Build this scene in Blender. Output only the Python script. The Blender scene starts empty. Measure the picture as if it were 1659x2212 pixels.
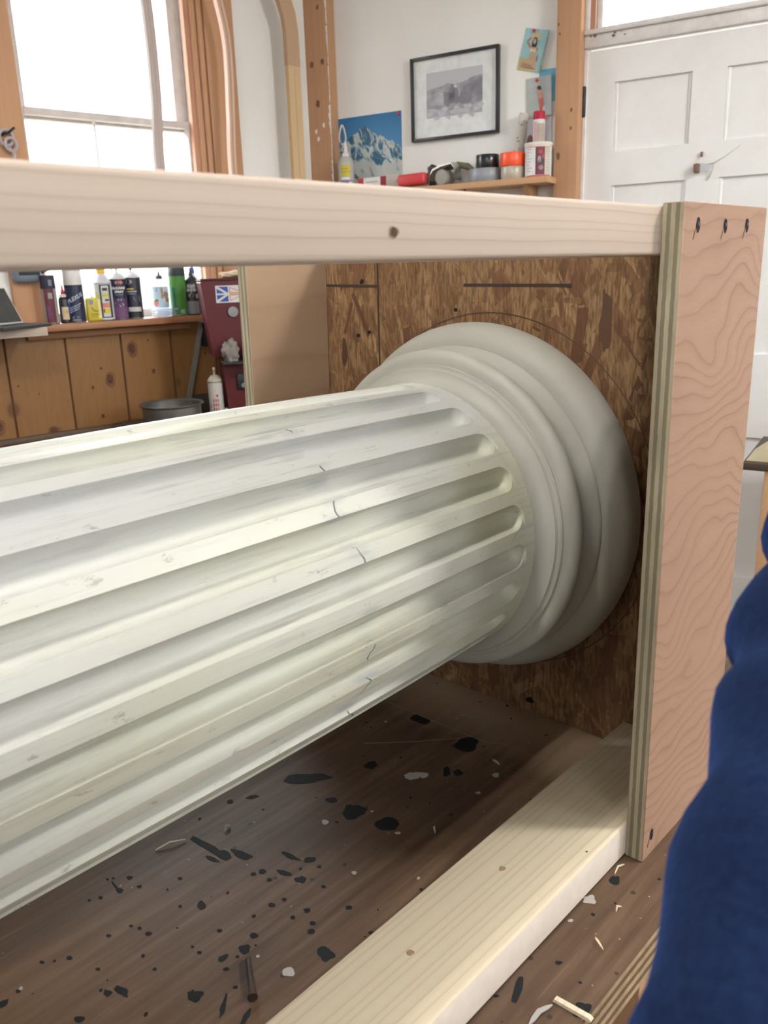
import bpy, bmesh, math, random
from mathutils import Vector, Matrix, noise as mnoise
random.seed(7)
D = bpy.data
SC = bpy.context.scene
COL = SC.collection
R = math.radians
V = Vector

# ------------------------------------------------------------------ camera
CAM = V((-0.6533, -0.2885, 0.5555))
YAW, PIT, ROL = R(43.176), R(16.2235), R(-1.8383)
fw = V((math.cos(PIT)*math.cos(YAW), math.cos(PIT)*math.sin(YAW), -math.sin(PIT)))
rt = V((math.sin(YAW), -math.cos(YAW), 0)); up = rt.cross(fw)
c_, s_ = math.cos(ROL), math.sin(ROL)
rt, up = rt*c_ + up*s_, up*c_ - rt*s_
cam = D.cameras.new('camera'); cam_o = D.objects.new('camera', cam); COL.objects.link(cam_o)
m4 = Matrix((rt, up, -fw)).transposed().to_4x4(); m4.translation = CAM
cam_o.matrix_world = m4
cam.sensor_fit = 'VERTICAL'; cam.sensor_height = 36.0; cam.lens = 1804.43/2212*36.0
cam.clip_start = 0.02
cam.dof.use_dof = True; cam.dof.focus_distance = 0.92; cam.dof.aperture_fstop = 13.5
SC.camera = cam_o

# ------------------------------------------------------------------ daylight and exposure
vs = SC.view_settings
vs.view_transform = 'Standard'; vs.look = 'None'; vs.gamma = 1.0; vs.use_curve_mapping = False
vs.exposure = 0.44
world = D.worlds.new('overcast_sky'); SC.world = world; world.use_nodes = True
wb = world.node_tree.nodes['Background']
# overcast sky above, dull ground below the horizon
_t = world.node_tree; _g = _t.nodes.new('ShaderNodeTexCoord'); _x = _t.nodes.new('ShaderNodeSeparateXYZ'); _r = _t.nodes.new('ShaderNodeValToRGB')
_t.links.new(_g.outputs['Generated'], _x.inputs[0]); _t.links.new(_x.outputs[2], _r.inputs[0]); _t.links.new(_r.outputs[0], wb.inputs[0])
_r.color_ramp.elements[0].position = 0.0; _r.color_ramp.elements[0].color = (0.15, 0.14, 0.12, 1)
_r.color_ramp.elements[1].position = 0.12; _r.color_ramp.elements[1].color = (0.93, 0.97, 1.0, 1)
wb.inputs[1].default_value = 12.0

# ceiling lamps added for their light, unseen: x, y, half length, tube strength, label
ADDED_LAMPS = [(-1.05, .03, .59, 62.0, 'added twin-tube ceiling light straight above the workbench'),
         (1.22, -1.45, .22, 300.0, 'added bright twin-tube ceiling light south-east of the crate')]

def portal(name, centre, nrm, w, h):
    l = D.lights.new(name, 'AREA'); l.shape = 'RECTANGLE'; l.size = w; l.size_y = h
    l.cycles.is_portal = True
    o = D.objects.new(name, l); COL.objects.link(o)
    z = -V(nrm).normalized(); y = V((0, 0, 1)); x = y.cross(z)
    m = Matrix((x, y, z)).transposed().to_4x4(); m.translation = V(centre); o.matrix_world = m
    return o

# ------------------------------------------------------------------ frames
class Frame:
    def __init__(s, o, ex, ey, ez=(0, 0, 1)):
        s.o, s.ex, s.ey, s.ez = V(o), V(ex).normalized(), V(ey).normalized(), V(ez).normalized()
    def p(s, a, b, c): return s.o + s.ex*a + s.ey*b + s.ez*c
    def shift(s, a, b, c): return Frame(s.p(a, b, c), s.ex, s.ey, s.ez)
    def rotz(s, ang):
        c, n = math.cos(ang), math.sin(ang)
        return Frame(s.o, s.ex*c + s.ey*n, s.ey*c - s.ex*n, s.ez)
    def tilt(s, ang):          # rotate in the ex-ez plane
        c, n = math.cos(ang), math.sin(ang)
        return Frame(s.o, s.ex*c + s.ez*n, s.ey, s.ez*c - s.ex*n)
    def lean(s, ang):          # rotate in the ey-ez plane
        c, n = math.cos(ang), math.sin(ang)
        return Frame(s.o, s.ex, s.ey*c + s.ez*n, s.ez*c - s.ey*n)
FC = Frame((0, 0, 0), (1, 0, 0), (0, 1, 0))
COR = V((2.035, 2.538, 0))
a_ = R(-5.1);  FW = Frame(COR, (math.cos(a_), math.sin(a_), 0), (math.sin(a_), -math.cos(a_), 0))    # window wall: s along, d into the room
a_ = R(101.635); FP = Frame(COR, (-math.cos(a_), -math.sin(a_), 0), (-math.sin(a_), math.cos(a_), 0))  # picture wall
FLOOR, CEIL = -0.837, 2.05

# ------------------------------------------------------------------ materials
class NT:
    def __init__(s, name, rough=0.6, spec=0.3, metal=0.0):
        s.m = D.materials.new(name); s.m.use_nodes = True
        s.t = s.m.node_tree; s.b = s.t.nodes['Principled BSDF']
        s.b.inputs['Roughness'].default_value = rough
        s.b.inputs['Specular IOR Level'].default_value = spec
        s.b.inputs['Metallic'].default_value = metal
        s._c = None
    def n(s, kind, ins=None, **kw):
        n = s.t.nodes.new('ShaderNode' + kind)
        for k, v in kw.items(): setattr(n, k, v)
        for k, v in (ins or {}).items(): s.set(n.inputs[k], v)
        return n
    def set(s, sock, v):
        if isinstance(v, bpy.types.NodeSocket): s.t.links.new(v, sock)
        else:
            if isinstance(v, tuple) and len(v) == 3 and sock.type == 'RGBA': v = v + (1,)
            sock.default_value = v
    @property
    def co(s):
        if s._c is None: s._c = s.n('TexCoord').outputs['Object']
        return s._c
    def xyz(s, co=None):
        o = s.n('SeparateXYZ', {0: co or s.co}).outputs; return o[0], o[1], o[2]
    def comb(s, x, y, z): return s.n('CombineXYZ', {0: x, 1: y, 2: z}).outputs[0]
    def scale(s, sx, sy, sz, co=None, rot=(0, 0, 0), loc=(0, 0, 0)):
        return s.n('Mapping', {'Vector': co or s.co, 'Scale': (sx, sy, sz), 'Rotation': rot, 'Location': loc}).outputs[0]
    def noise(s, co, scale, detail=2.0, rough=0.5, dist=0.0):
        return s.n('TexNoise', {'Vector': co, 'Scale': scale, 'Detail': detail, 'Roughness': rough, 'Distortion': dist}).outputs['Fac']
    def math(s, op, a, b=0.0, c=0.0):
        return s.n('Math', {0: a, 1: b, 2: c}, operation=op).outputs[0]
    def ramp(s, f, stops, interp='LINEAR'):
        n = s.n('ValToRGB', {0: f}); r = n.color_ramp; r.interpolation = interp
        while len(r.elements) < len(stops): r.elements.new(0.5)
        for e, (p, c) in zip(r.elements, stops):
            e.position = p
            if not isinstance(c, tuple): c = (c, c, c)
            e.color = c + (1,)
        return n.outputs[0]
    def mix(s, f, a, b, mode='MIX'):
        n = s.n('Mix', data_type='RGBA', blend_type=mode)
        s.set(n.inputs[0], f); s.set(n.inputs[6], a); s.set(n.inputs[7], b)
        return n.outputs[2]
    def base(s, c): s.set(s.b.inputs['Base Color'], c); return s
    def bump(s, h, strength=0.2, dist=0.001):
        n = s.n('Bump', {'Height': h, 'Strength': strength, 'Distance': dist})
        s.t.links.new(n.outputs[0], s.b.inputs['Normal']); return s

def plain(name, c, rough=0.55, spec=0.3, metal=0.0, var=0.08, vs_=30):
    n = NT(name, rough, spec, metal)
    f = n.noise(n.co, vs_, 3)
    lo = tuple(max(0, x*(1-var)) for x in c); hi = tuple(min(1, x*(1+var)) for x in c)
    n.base(n.ramp(f, [(0.3, lo), (0.7, hi)])); return n.m

def wood(name, light, dark, axis='X', freq=150, pith=(0.05, -0.06), slope=0.0, wob=0.006, knots=None, rough=0.6, contrast=0.6, nscale=3.0):
    """solid growth rings about a pith running along one axis"""
    n = NT(name, rough, 0.25)
    x, y, z = n.xyz()
    if axis == 'Y': x, y, z = y, x, z
    if axis == 'Z': x, y, z = z, x, y
    st = n.comb(n.math('MULTIPLY', x, 0.35), y, z)
    w1 = n.math('MULTIPLY_ADD', n.noise(st, nscale, 2), wob*4, -wob*2)
    w2 = n.math('MULTIPLY_ADD', n.noise(st, 28, 2), wob*0.4, -wob*0.2)
    w = n.math('ADD', w1, w2)
    yy = n.math('ADD', n.math('MULTIPLY_ADD', x, slope, y), w)
    dy = n.math('SUBTRACT', yy, pith[0]); dz = n.math('SUBTRACT', z, pith[1])
    r = n.math('SQRT', n.math('ADD', n.math('MULTIPLY', dy, dy), n.math('MULTIPLY', dz, dz)))
    r = n.math('ADD', r, n.math('MULTIPLY', w, 0.8))
    sp_ = n.noise(n.comb(n.math('MULTIPLY', r, 40.0), 0.0, 0.0), 1.0, 1)
    fr = n.math('FRACT', n.math('MULTIPLY_ADD', sp_, 3.0, n.math('MULTIPLY', r, freq)))
    lw = n.ramp(fr, [(0.0, 0.12), (0.45, 0.0), (0.80, 0.35), (0.91, 1.0), (0.95, 0.35), (1.0, 0.12)])
    fib = n.noise(n.comb(n.math('MULTIPLY', x, 6.0), n.math('MULTIPLY', y, 260.0), n.math('MULTIPLY', z, 260.0)), 1.0, 2)
    blot = n.noise(st, 7, 2)
    c = n.mix(n.math('MULTIPLY', lw, contrast), light, dark)
    c = n.mix(n.math('MULTIPLY', fib, 0.28), c, tuple(v*0.82 for v in light))
    c = n.mix(n.math('MULTIPLY', blot, 0.3), c, tuple((a+b)/2 for a, b in zip(light, dark)))
    n.base(c); n.bump(fib, 0.12, 0.0006)
    return n.m

def knotty(name, light, dark, knot, axis='Z'):
    n = NT(name, 0.45, 0.35)
    x, y, z = n.xyz()
    if axis == 'X': x, z = z, x
    st = n.comb(x, y, n.math('MULTIPLY', z, 0.12))
    g = n.noise(st, 14, 3, 0.6, 0.6)
    fr = n.math('FRACT', n.math('MULTIPLY', g, 9.0))
    c = n.mix(n.ramp(fr, [(0, 0.0), (0.8, 0.35), (1, 0.0)]), light, dark)
    c = n.mix(n.math('MULTIPLY', n.noise(st, 3.0, 2), 0.55), c, dark)
    vo = n.n('TexVoronoi', {'Vector': n.comb(x, y, n.math('MULTIPLY', z, 0.75)), 'Scale': 4.2})
    kn = n.ramp(vo.outputs['Distance'], [(0.0, 1.0), (0.06, 0.85), (0.11, 0.0)])
    c = n.mix(n.math('MULTIPLY', kn, 0.8), c, knot)
    n.base(c); return n.m

def plyface(name, light, dark, tint, ax=(0, 2), freq=38, warp=9.0, stretch=(6.0, 6.0), rough=0.6):
    """rotary-cut veneer: contour lines of a smooth height field"""
    n = NT(name, rough, 0.25)
    o = n.xyz(); u, v = o[ax[0]], o[ax[1]]
    p = n.comb(n.math('MULTIPLY', u, stretch[0]), n.math('MULTIPLY', v, stretch[1]), 0.0)
    h = n.noise(p, 1.0, 2.2, 0.45, 0.25)
    val = n.math('ADD', n.math('MULTIPLY', h, warp), n.math('MULTIPLY', v, freq))
    val = n.math('ADD', val, n.math('MULTIPLY', n.noise(p, 9.0, 2), 0.22))
    fr = n.math('FRACT', val)
    ln = n.ramp(fr, [(0.0, 0.2), (0.35, 0.0), (0.78, 0.35), (0.92, 1.0), (1.0, 0.2)])
    amt = n.noise(p, 1.7, 2)
    c = n.mix(n.math('MULTIPLY', n.math('MULTIPLY', ln, amt), 0.95), light, dark)
    c = n.mix(n.ramp(n.noise(p, 0.8, 3), [(0.35, 0.0), (0.75, 0.6)]), c, tint)
    fib = n.noise(n.comb(n.math('MULTIPLY', u, 60.0), n.math('MULTIPLY', v, 420.0), 0.0), 1.0, 2)
    c = n.mix(n.math('MULTIPLY', fib, 0.22), c, dark)
    n.base(c); n.bump(fib, 0.1, 0.0005); return n.m

def plyedge(name, axis, start, thick, light, dark, n_ply=5):
    n = NT(name, 0.75, 0.15)
    o = n.xyz(); a = o[axis]
    ot = [i for i in range(3) if i != axis]
    p = n.comb(n.math('MULTIPLY', o[ot[0]], 120.0), n.math('MULTIPLY', o[ot[1]], 120.0), 0.0)
    jit = n.math('MULTIPLY_ADD', n.noise(p, 1.0, 2), 0.06, -0.03)
    f = n.math('ADD', n.math('MULTIPLY_ADD', a, 1.0/thick, -start/thick), jit)
    f = n.math('FRACT', n.math('MULTIPLY', f, n_ply/2.0))
    c = n.ramp(f, [(0.0, light), (0.46, light), (0.54, dark), (0.96, dark), (1.0, light)])
    c = n.mix(n.ramp(n.noise(n.comb(n.math('MULTIPLY', o[0], 60.0), n.math('MULTIPLY', o[1], 60.0), n.math('MULTIPLY', o[2], 14.0)), 1.0, 3), [(0.35, 0.0), (0.8, 0.55)]), c, tuple(x*0.6 for x in dark))
    n.base(c); return n.m

M = {}
PINE_L, PINE_D = (0.72, 0.60, 0.43), (0.50, 0.36, 0.20)
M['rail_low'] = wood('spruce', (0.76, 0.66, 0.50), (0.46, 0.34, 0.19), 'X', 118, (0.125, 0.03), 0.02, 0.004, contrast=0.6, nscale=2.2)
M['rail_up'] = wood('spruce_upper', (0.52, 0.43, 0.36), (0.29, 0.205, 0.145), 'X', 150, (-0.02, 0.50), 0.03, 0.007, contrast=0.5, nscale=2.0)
M['cheek_face'] = plyface('plywood_face', (0.40, 0.25, 0.178), (0.17, 0.085, 0.055), (0.34, 0.195, 0.138), (0, 2), 56, 15.0, (5.0, 6.0))
M['cheek_inner'] = plyface('plywood_inner', (0.36, 0.245, 0.16), (0.24, 0.145, 0.09), (0.31, 0.20, 0.125), (0, 2), 14, 3.0, (2.0, 6.0))
M['edge_near'] = plyedge('ply_edge', 1, 0.0, 0.0179, (0.41, 0.36, 0.255), (0.21, 0.18, 0.12))
M['edge_far'] = plyedge('ply_edge_far', 1, 0.5889, 0.0179, (0.52, 0.46, 0.34), (0.30, 0.26, 0.18))
M['pencil'] = plain('pencil_line', (0.055, 0.035, 0.03), 0.8)
M['pencil_faint'] = plain('pencil_faint', (0.10, 0.06, 0.04), 0.8)
M['hole'] = plain('dark_hole', (0.015, 0.013, 0.012), 0.9)
M['knot'] = plain('knot', (0.08, 0.04, 0.025), 0.7)
M['steel'] = plain('steel', (0.28, 0.29, 0.31), 0.35, 0.5, 0.9)
M['screw'] = plain('screw_steel', (0.07, 0.075, 0.09), 0.5, 0.4, 0.6)
M['rail_side'] = plain('spruce_edge', (0.74, 0.65, 0.57), 0.6, .25, var=.05, vs_=60)
n = NT('strand_board', 0.6, 0.25)
at = n.n('Attribute', attribute_name='strand').outputs['Color']
x, y, z = n.xyz()
fib = n.noise(n.comb(n.math('MULTIPLY', x, 9.0), n.math('MULTIPLY', y, 380.0), n.math('MULTIPLY', z, 70.0)), 1.0, 3)
c = n.mix(n.ramp(fib, [(0.32, 0.8), (0.62, 0.0)]), at, (0.10, 0.05, 0.025))
c = n.mix(n.ramp(n.noise(n.co, 7, 3), [(0.4, 0.0), (0.8, 0.45)]), c, (0.16, 0.075, 0.04))
n.base(c); n.bump(fib, 0.25, 0.0008); M['osb'] = n.m

# old white paint of the column
def paint(name, shaft=True):
    n = NT(name, 0.42 if shaft else 0.55, 0.35)
    x, y, z = n.xyz()
    p = n.comb(n.math('MULTIPLY', x, 1.0), n.math('MULTIPLY', y, 3.0), n.math('MULTIPLY', z, 3.0))
    big = n.noise(p, 1.5, 2)
    c = n.ramp(big, [(0.36, (0.53, 0.53, 0.522)), (0.47, (0.53, 0.53, 0.485)), (0.62, (0.535, 0.535, 0.41))])
    if shaft:
        st = n.comb(n.math('MULTIPLY', x, 5.0), n.math('MULTIPLY', y, 110.0), n.math('MULTIPLY', z, 110.0))
        scr = n.noise(st, 1.6, 4, 0.65)
        area = n.math('ADD', n.ramp(n.noise(n.co, 7, 2), [(0.42, 0.2), (0.62, 1.0)]), n.ramp(n.math('ABSOLUTE', n.math('ADD', x, 0.21)), [(0.02, 0.5), (0.12, 0.0)]))
        c = n.mix(n.math('MULTIPLY', n.ramp(scr, [(0.52, 0.0), (0.66, 0.75)]), area), c, (0.38, 0.37, 0.34))
        rr = n.math('SQRT', n.math('ADD', n.math('MULTIPLY', y, y), n.math('MULTIPLY', z, z)))
        ridge = n.ramp(n.math('MULTIPLY_ADD', rr, 400.0, -61.0), [(0.0, 0.0), (1.0, 1.0)])
        chip = n.ramp(n.noise(n.comb(n.math('MULTIPLY', x, 40.0), n.math('MULTIPLY', y, 90.0), n.math('MULTIPLY', z, 90.0)), 1.0, 5, 0.7), [(0.62, 0.0), (0.68, 1.0)])
        c = n.mix(n.math('MULTIPLY', n.math('MULTIPLY', chip, ridge), 0.6), c, (0.22, 0.21, 0.19))
        # the splice: a jagged crack with grey smears around it
        jg = n.noise(n.comb(0.0, n.math('MULTIPLY', y, 1.0), n.math('MULTIPLY', z, 1.0)), 26, 2)
        xx = n.math('ADD', n.math('MULTIPLY_ADD', jg, 0.07, -0.035), n.math('ADD', x, 0.205))
        ax_ = n.math('ABSOLUTE', xx)
        patch = n.ramp(n.noise(n.co, 45, 2), [(0.5, 0.0), (0.56, 1.0)])
        crack = n.math('MULTIPLY', n.math('MULTIPLY', n.math('LESS_THAN', ax_, 0.0009), patch), ridge)
        smear = n.math('MULTIPLY', n.ramp(n.math('ADD', ax_, n.math('MULTIPLY_ADD', n.noise(n.co, 90, 3), 0.02, -0.01)), [(0.006, 1.0), (0.016, 0.0)]), n.ramp(n.noise(st, 0.8, 2), [(0.44, 0.0), (0.60, 0.55)]))
        c = n.mix(smear, c, (0.33, 0.36, 0.36)); c = n.mix(n.math('MULTIPLY', crack, 0.85), c, (0.06, 0.055, 0.05))
        n.bump(n.math('ADD', scr, n.math('MULTIPLY', chip, -0.8)), 0.25, 0.0012)
    else:
        c = n.ramp(n.noise(n.co, 9, 3), [(0.3, (0.40, 0.392, 0.342)), (0.7, (0.44, 0.432, 0.385))])
        c = n.mix(n.ramp(n.noise(n.co, 300, 2), [(0.45, 0.0), (0.75, 0.25)]), c, (0.48, 0.44, 0.36))
        n.bump(n.noise(n.co, 320, 2), 0.12, 0.0005)
    n.base(c); return n.m
M['shaft'] = paint('old_white_paint'); M['col_base'] = paint('primed_wood', False)

# bench top
n = NT('stained_bench_top', 0.5, 0.3)
x, y, z = n.xyz()
st = n.comb(x, n.math('MULTIPLY', y, 14.0), z)
g = n.noise(st, 6, 4, 0.6)
c = n.ramp(g, [(0.25, (0.065, 0.038, 0.024)), (0.5, (0.115, 0.070, 0.044)), (0.75, (0.175, 0.11, 0.07))])
cl = n.noise(n.co, 5.5, 4, 0.6)
c = n.mix(n.ramp(cl, [(0.45, 0.0), (0.72, 0.7)]), c, (0.075, 0.048, 0.036))
paler = n.ramp(n.math('ADD', n.math('MULTIPLY_ADD', x, 11.0, -12.25), n.math('MULTIPLY_ADD', n.noise(n.co, 9, 3), .7, -.35)), [(0.0, 0.0), (1.0, 1.0)])  # bench colour gets paler towards the end panel, broken up by noise
c = n.mix(n.math('MULTIPLY', paler, .85), c, (0.42, 0.30, 0.20))
warm = n.ramp(n.math('MULTIPLY_ADD', x, -3.0, 2.2225), [(0.0, 0.0), (1.0, 1.0)])
c = n.mix(n.math('MULTIPLY', n.math('MULTIPLY', warm, n.noise(n.co, 3, 2)), 1.1), c, (0.27, 0.135, 0.045))
sp = n.n('TexVoronoi', {'Vector': n.co, 'Scale': 55.0}); 
spk = n.math('MULTIPLY', n.math('LESS_THAN', sp.outputs['Distance'], 0.13), n.math('GREATER_THAN', n.n('SeparateColor', {0: sp.outputs['Color']}).outputs[0], 0.72))
c = n.mix(n.math('MULTIPLY', spk, 0.7), c, (0.02, 0.018, 0.017))
sp2 = n.n('TexVoronoi', {'Vector': n.co, 'Scale': 120.0})
spk2 = n.math('MULTIPLY', n.math('LESS_THAN', sp2.outputs['Distance'], 0.10), n.math('GREATER_THAN', n.n('SeparateColor', {0: sp2.outputs['Color']}).outputs[0], 0.9))
c = n.mix(n.math('MULTIPLY', spk2, 0.6), c, (0.4, 0.34, 0.27))
sc1 = n.noise(n.scale(9, 160, 1, rot=(0, 0, R(35))), 1.0, 3)
c = n.mix(n.ramp(sc1, [(0.68, 0.0), (0.76, 0.35)]), c, (0.30, 0.21, 0.14))
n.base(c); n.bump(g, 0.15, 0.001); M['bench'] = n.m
M['bench_edge'] = plyedge('bench_edge', 2, 0.797, 0.04, (0.42, 0.32, 0.20), (0.17, 0.10, 0.06), 7)
M['blk'] = plain('black_spill', (0.012, 0.014, 0.016), 0.65, 0.2)
M['wht'] = plain('dried_glue', (0.42, 0.40, 0.38), 0.5)
M['blu'] = plain('pale_blue_paint', (0.32, 0.40, 0.44), 0.6, var=0.3)

# room
n = NT('plaster', 0.85, 0.15)
f = n.noise(n.co, 3, 4); n.base(n.ramp(f, [(0.3, (0.79, 0.785, 0.765)), (0.7, (0.84, 0.835, 0.82))])); n.bump(n.noise(n.co, 40, 4), 0.12, 0.003); M['plaster'] = n.m
n = NT('white_door_paint', 0.5, 0.3)
f = n.noise(n.co, 5, 5, 0.65); n.base(n.ramp(f, [(0.3, (0.78, 0.765, 0.755)), (0.6, (0.83, 0.825, 0.825))])); M['doorp'] = n.m
M['trimw'] = plain('white_trim', (0.74, 0.72, 0.71), 0.5)
M['sash'] = plain('sash_paint', (0.62, 0.58, 0.56), 0.5)
M['casing'] = wood('fir_casing', (0.54, 0.31, 0.18), (0.40, 0.21, 0.11), 'Z', 120, (-1.0, 0.08), 0, 0.01, contrast=0.5)
M['post'] = wood('fir_post', (0.50, 0.29, 0.17), (0.36, 0.18, 0.09), 'Z', 110, (0.2, 0.14), 0, 0.012, contrast=0.45)
M['jamb'] = wood('red_jamb', (0.52, 0.28, 0.19), (0.40, 0.18, 0.11), 'Z', 140, (0.3, 0.1), 0, 0.01)
M['wain'] = knotty('knotty_pine', (0.27, 0.135, 0.047), (0.19, 0.085, 0.027), (0.085, 0.028, 0.015))
M['sill'] = knotty('sill_pine', (0.40, 0.20, 0.10), (0.27, 0.12, 0.055), (0.11, 0.045, 0.03), 'X')
M['groove'] = plain('groove_dark', (0.12, 0.055, 0.02), 0.8)
M['wknot'] = plain('pine_knot', (0.085, 0.032, 0.016), 0.6, var=.3)
M['shelf'] = wood('shelf_pine', (0.56, 0.34, 0.19), (0.38, 0.2, 0.1), 'X', 120, (0.3, 0.7))
n = NT('floor_boards', 0.6, 0.3)
x, y, z = n.xyz()
bd = n.math('FRACT', n.math('MULTIPLY', y, 7.0))
c = n.ramp(n.noise(n.comb(n.math('MULTIPLY', x, 2.0), n.math('MULTIPLY', y, 30.0), 0.0), 1.5, 3), [(0.3, (0.16, 0.11, 0.075)), (0.7, (0.27, 0.20, 0.14))])
c = n.mix(n.math('LESS_THAN', bd, 0.03), c, (0.03, 0.02, 0.015)); n.base(c); M['floor'] = n.m
M['ceil'] = plain('ceiling_paint', (0.74, 0.73, 0.70), 0.9)
n = NT('window_glass', 0.02, 0.5)
tr = n.n('BsdfTransparent', {0: (0.97, 0.98, 0.98, 1)}); gl = n.n('BsdfGlossy', {'Roughness': 0.02})
mx = n.n('MixShader', {0: 0.03}); n.t.links.new(tr.outputs[0], mx.inputs[1]); n.t.links.new(gl.outputs[0], mx.inputs[2])
n.t.links.new(mx.outputs[0], n.t.nodes['Material Output'].inputs[0]); M['glass'] = n.m
n = NT('clear_plastic', 0.15, 0.5)
tr = n.n('BsdfTransparent', {0: (0.90, 0.93, 0.97, 1)}); mx = n.n('MixShader', {0: 0.32})
n.base((0.80, 0.84, 0.90)); n.t.links.new(tr.outputs[0], mx.inputs[1]); n.t.links.new(n.b.outputs[0], mx.inputs[2])
n.t.links.new(mx.outputs[0], n.t.nodes['Material Output'].inputs[0]); M['clear'] = n.m

def P(name, *c, **k):
    key = name
    if key not in M: M[key] = plain(name, c, **k)
    return M[key]

# ------------------------------------------------------------------ mesh builder
class MB:
    def __init__(s): s.bm = bmesh.new(); s.mats = []; s.col = None
    def slot(s, m):
        if isinstance(m, str): m = M[m]
        if m not in s.mats: s.mats.append(m)
        return s.mats.index(m)
    def face(s, pts, mat):
        f = s.bm.faces.new([s.bm.verts.new(p) for p in pts]); f.material_index = s.slot(mat); return f
    def box(s, F, a0, a1, b0, b1, c0, c1, mat, bev=0.0, seg=2, fm=None):
        """fm: {(axis, side): material} for single faces"""
        vs = {}
        for i, a in enumerate((a0, a1)):
            for j, b in enumerate((b0, b1)):
                for k, c in enumerate((c0, c1)): vs[i, j, k] = s.bm.verts.new(F.p(a, b, c))
        mi = s.slot(mat); fs = []
        quads = {(0, 0): [(0,0,0),(0,0,1),(0,1,1),(0,1,0)], (0, 1): [(1,0,0),(1,1,0),(1,1,1),(1,0,1)],
                 (1, 0): [(0,0,0),(1,0,0),(1,0,1),(0,0,1)], (1, 1): [(0,1,0),(0,1,1),(1,1,1),(1,1,0)],
                 (2, 0): [(0,0,0),(0,1,0),(1,1,0),(1,0,0)], (2, 1): [(0,0,1),(1,0,1),(1,1,1),(0,1,1)]}
        for q, ids in quads.items():
            f = s.bm.faces.new([vs[i] for i in ids]); f.material_index = s.slot(fm[q]) if fm and q in fm else mi; fs.append(f)
        if bev > 0:
            es = {e for f in fs for e in f.edges}
            bmesh.ops.bevel(s.bm, geom=list(es), offset=bev, segments=seg, profile=0.5, affect='EDGES', clamp_overlap=True)
        return s
    def lathe(s, F, prof, mat, seg=32, bands=None, close=True):
        """prof: (radius, height) along F.ez; bands: material per profile segment"""
        rings = []
        for r, h in prof:
            if r < 1e-6: rings.append([s.bm.verts.new(F.p(0, 0, h))])
            else: rings.append([s.bm.verts.new(F.p(r*math.cos(2*math.pi*i/seg), r*math.sin(2*math.pi*i/seg), h)) for i in range(seg)])
        for k in range(len(rings)-1):
            A, B = rings[k], rings[k+1]; mi = s.slot(bands[k] if bands else mat)
            for i in range(seg):
                j = (i+1) % seg
                if len(A) == 1 and len(B) == 1: continue
                if len(A) == 1: q = [A[0], B[j], B[i]]
                elif len(B) == 1: q = [A[i], A[j], B[0]]
                else: q = [A[i], A[j], B[j], B[i]]
                f = s.bm.faces.new(q); f.material_index = mi
        for end, k in ((0, 0), (-1, -1)):
            if close and len(rings[end]) > 1:
                f = s.bm.faces.new(rings[end]); f.material_index = s.slot(bands[k] if bands else mat)
        return s
    def tube(s, path, rad, mat, seg=8, caps=True):
        rings = []; path = [V(p) for p in path]; prev = None
        for i, p in enumerate(path):
            t = (path[min(i+1, len(path)-1)] - path[max(i-1, 0)]).normalized()
            if prev is None: a = t.orthogonal().normalized()
            else: a = (prev - t*prev.dot(t)).normalized()
            prev = a; b = t.cross(a); r = rad[i] if isinstance(rad, (list, tuple)) else rad
            rings.append([s.bm.verts.new(p + a*r*math.cos(2*math.pi*k/seg) + b*r*math.sin(2*math.pi*k/seg)) for k in range(seg)])
        mi = s.slot(mat)
        for A, B in zip(rings, rings[1:]):
            for i in range(seg):
                j = (i+1) % seg; f = s.bm.faces.new([A[i], A[j], B[j], B[i]]); f.material_index = mi
        if caps:
            for q in (rings[0], rings[-1]): s.bm.faces.new(q).material_index = mi
        return s
    def sweep(s, path, ex, ey, w, h, mat):
        """rectangular bar along a path, w along ex, h along ey"""
        rings = []
        for p in path:
            p = V(p); rings.append([s.bm.verts.new(p + ex*i*w/2 + ey*j*h/2) for i, j in ((-1,-1),(1,-1),(1,1),(-1,1))])
        mi = s.slot(mat)
        for A, B in zip(rings, rings[1:]):
            for i in range(4):
                j = (i+1) % 4; f = s.bm.faces.new([A[i], A[j], B[j], B[i]]); f.material_index = mi
        for q in (rings[0], rings[-1]): s.bm.faces.new(q).material_index = mi
        return s
    def prism(s, F, poly, b0, b1, mat, side=None):
        """poly in (a, c), extruded along F.ey from b0 to b1"""
        A = [s.bm.verts.new(F.p(a, b0, c)) for a, c in poly]; B = [s.bm.verts.new(F.p(a, b1, c)) for a, c in poly]
        mi = s.slot(mat); ms = s.slot(side or mat)
        s.bm.faces.new(A).material_index = mi; s.bm.faces.new(B).material_index = mi
        for i in range(len(A)):
            j = (i+1) % len(A); s.bm.faces.new([A[i], A[j], B[j], B[i]]).material_index = ms
        return s
    def blob(s, o, u, v, mat, nz=None, n=16, jag=0.22, lift=0.0004):
        nz = nz or u.cross(v).normalized()
        ph = random.random()*50; pts = []
        for i in range(n):
            t = 2*math.pi*i/n; k = 1 + jag*(mnoise.noise(V((math.cos(t)*1.4+ph, math.sin(t)*1.4, ph)))*1.6 + random.uniform(-.1, .1))
            pts.append(o + nz*lift + (u*math.cos(t) + v*math.sin(t))*k)
        return s.face(pts, mat)
    def poly(s, F, pts, d, mat):
        return s.face([F.p(a, d, c) for a, c in pts], mat)
    def stroke(s, F, pts, w, d, mat):
        """thin flat line on the plane of F at depth d"""
        for (a0, c0), (a1, c1) in zip(pts, pts[1:]):
            L = math.hypot(a1-a0, c1-c0) or 1; nx, nz = -(c1-c0)/L*w/2, (a1-a0)/L*w/2
            s.poly(F, [(a0+nx, c0+nz), (a1+nx, c1+nz), (a1-nx, c1-nz), (a0-nx, c0-nz)], d, mat)
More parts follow.
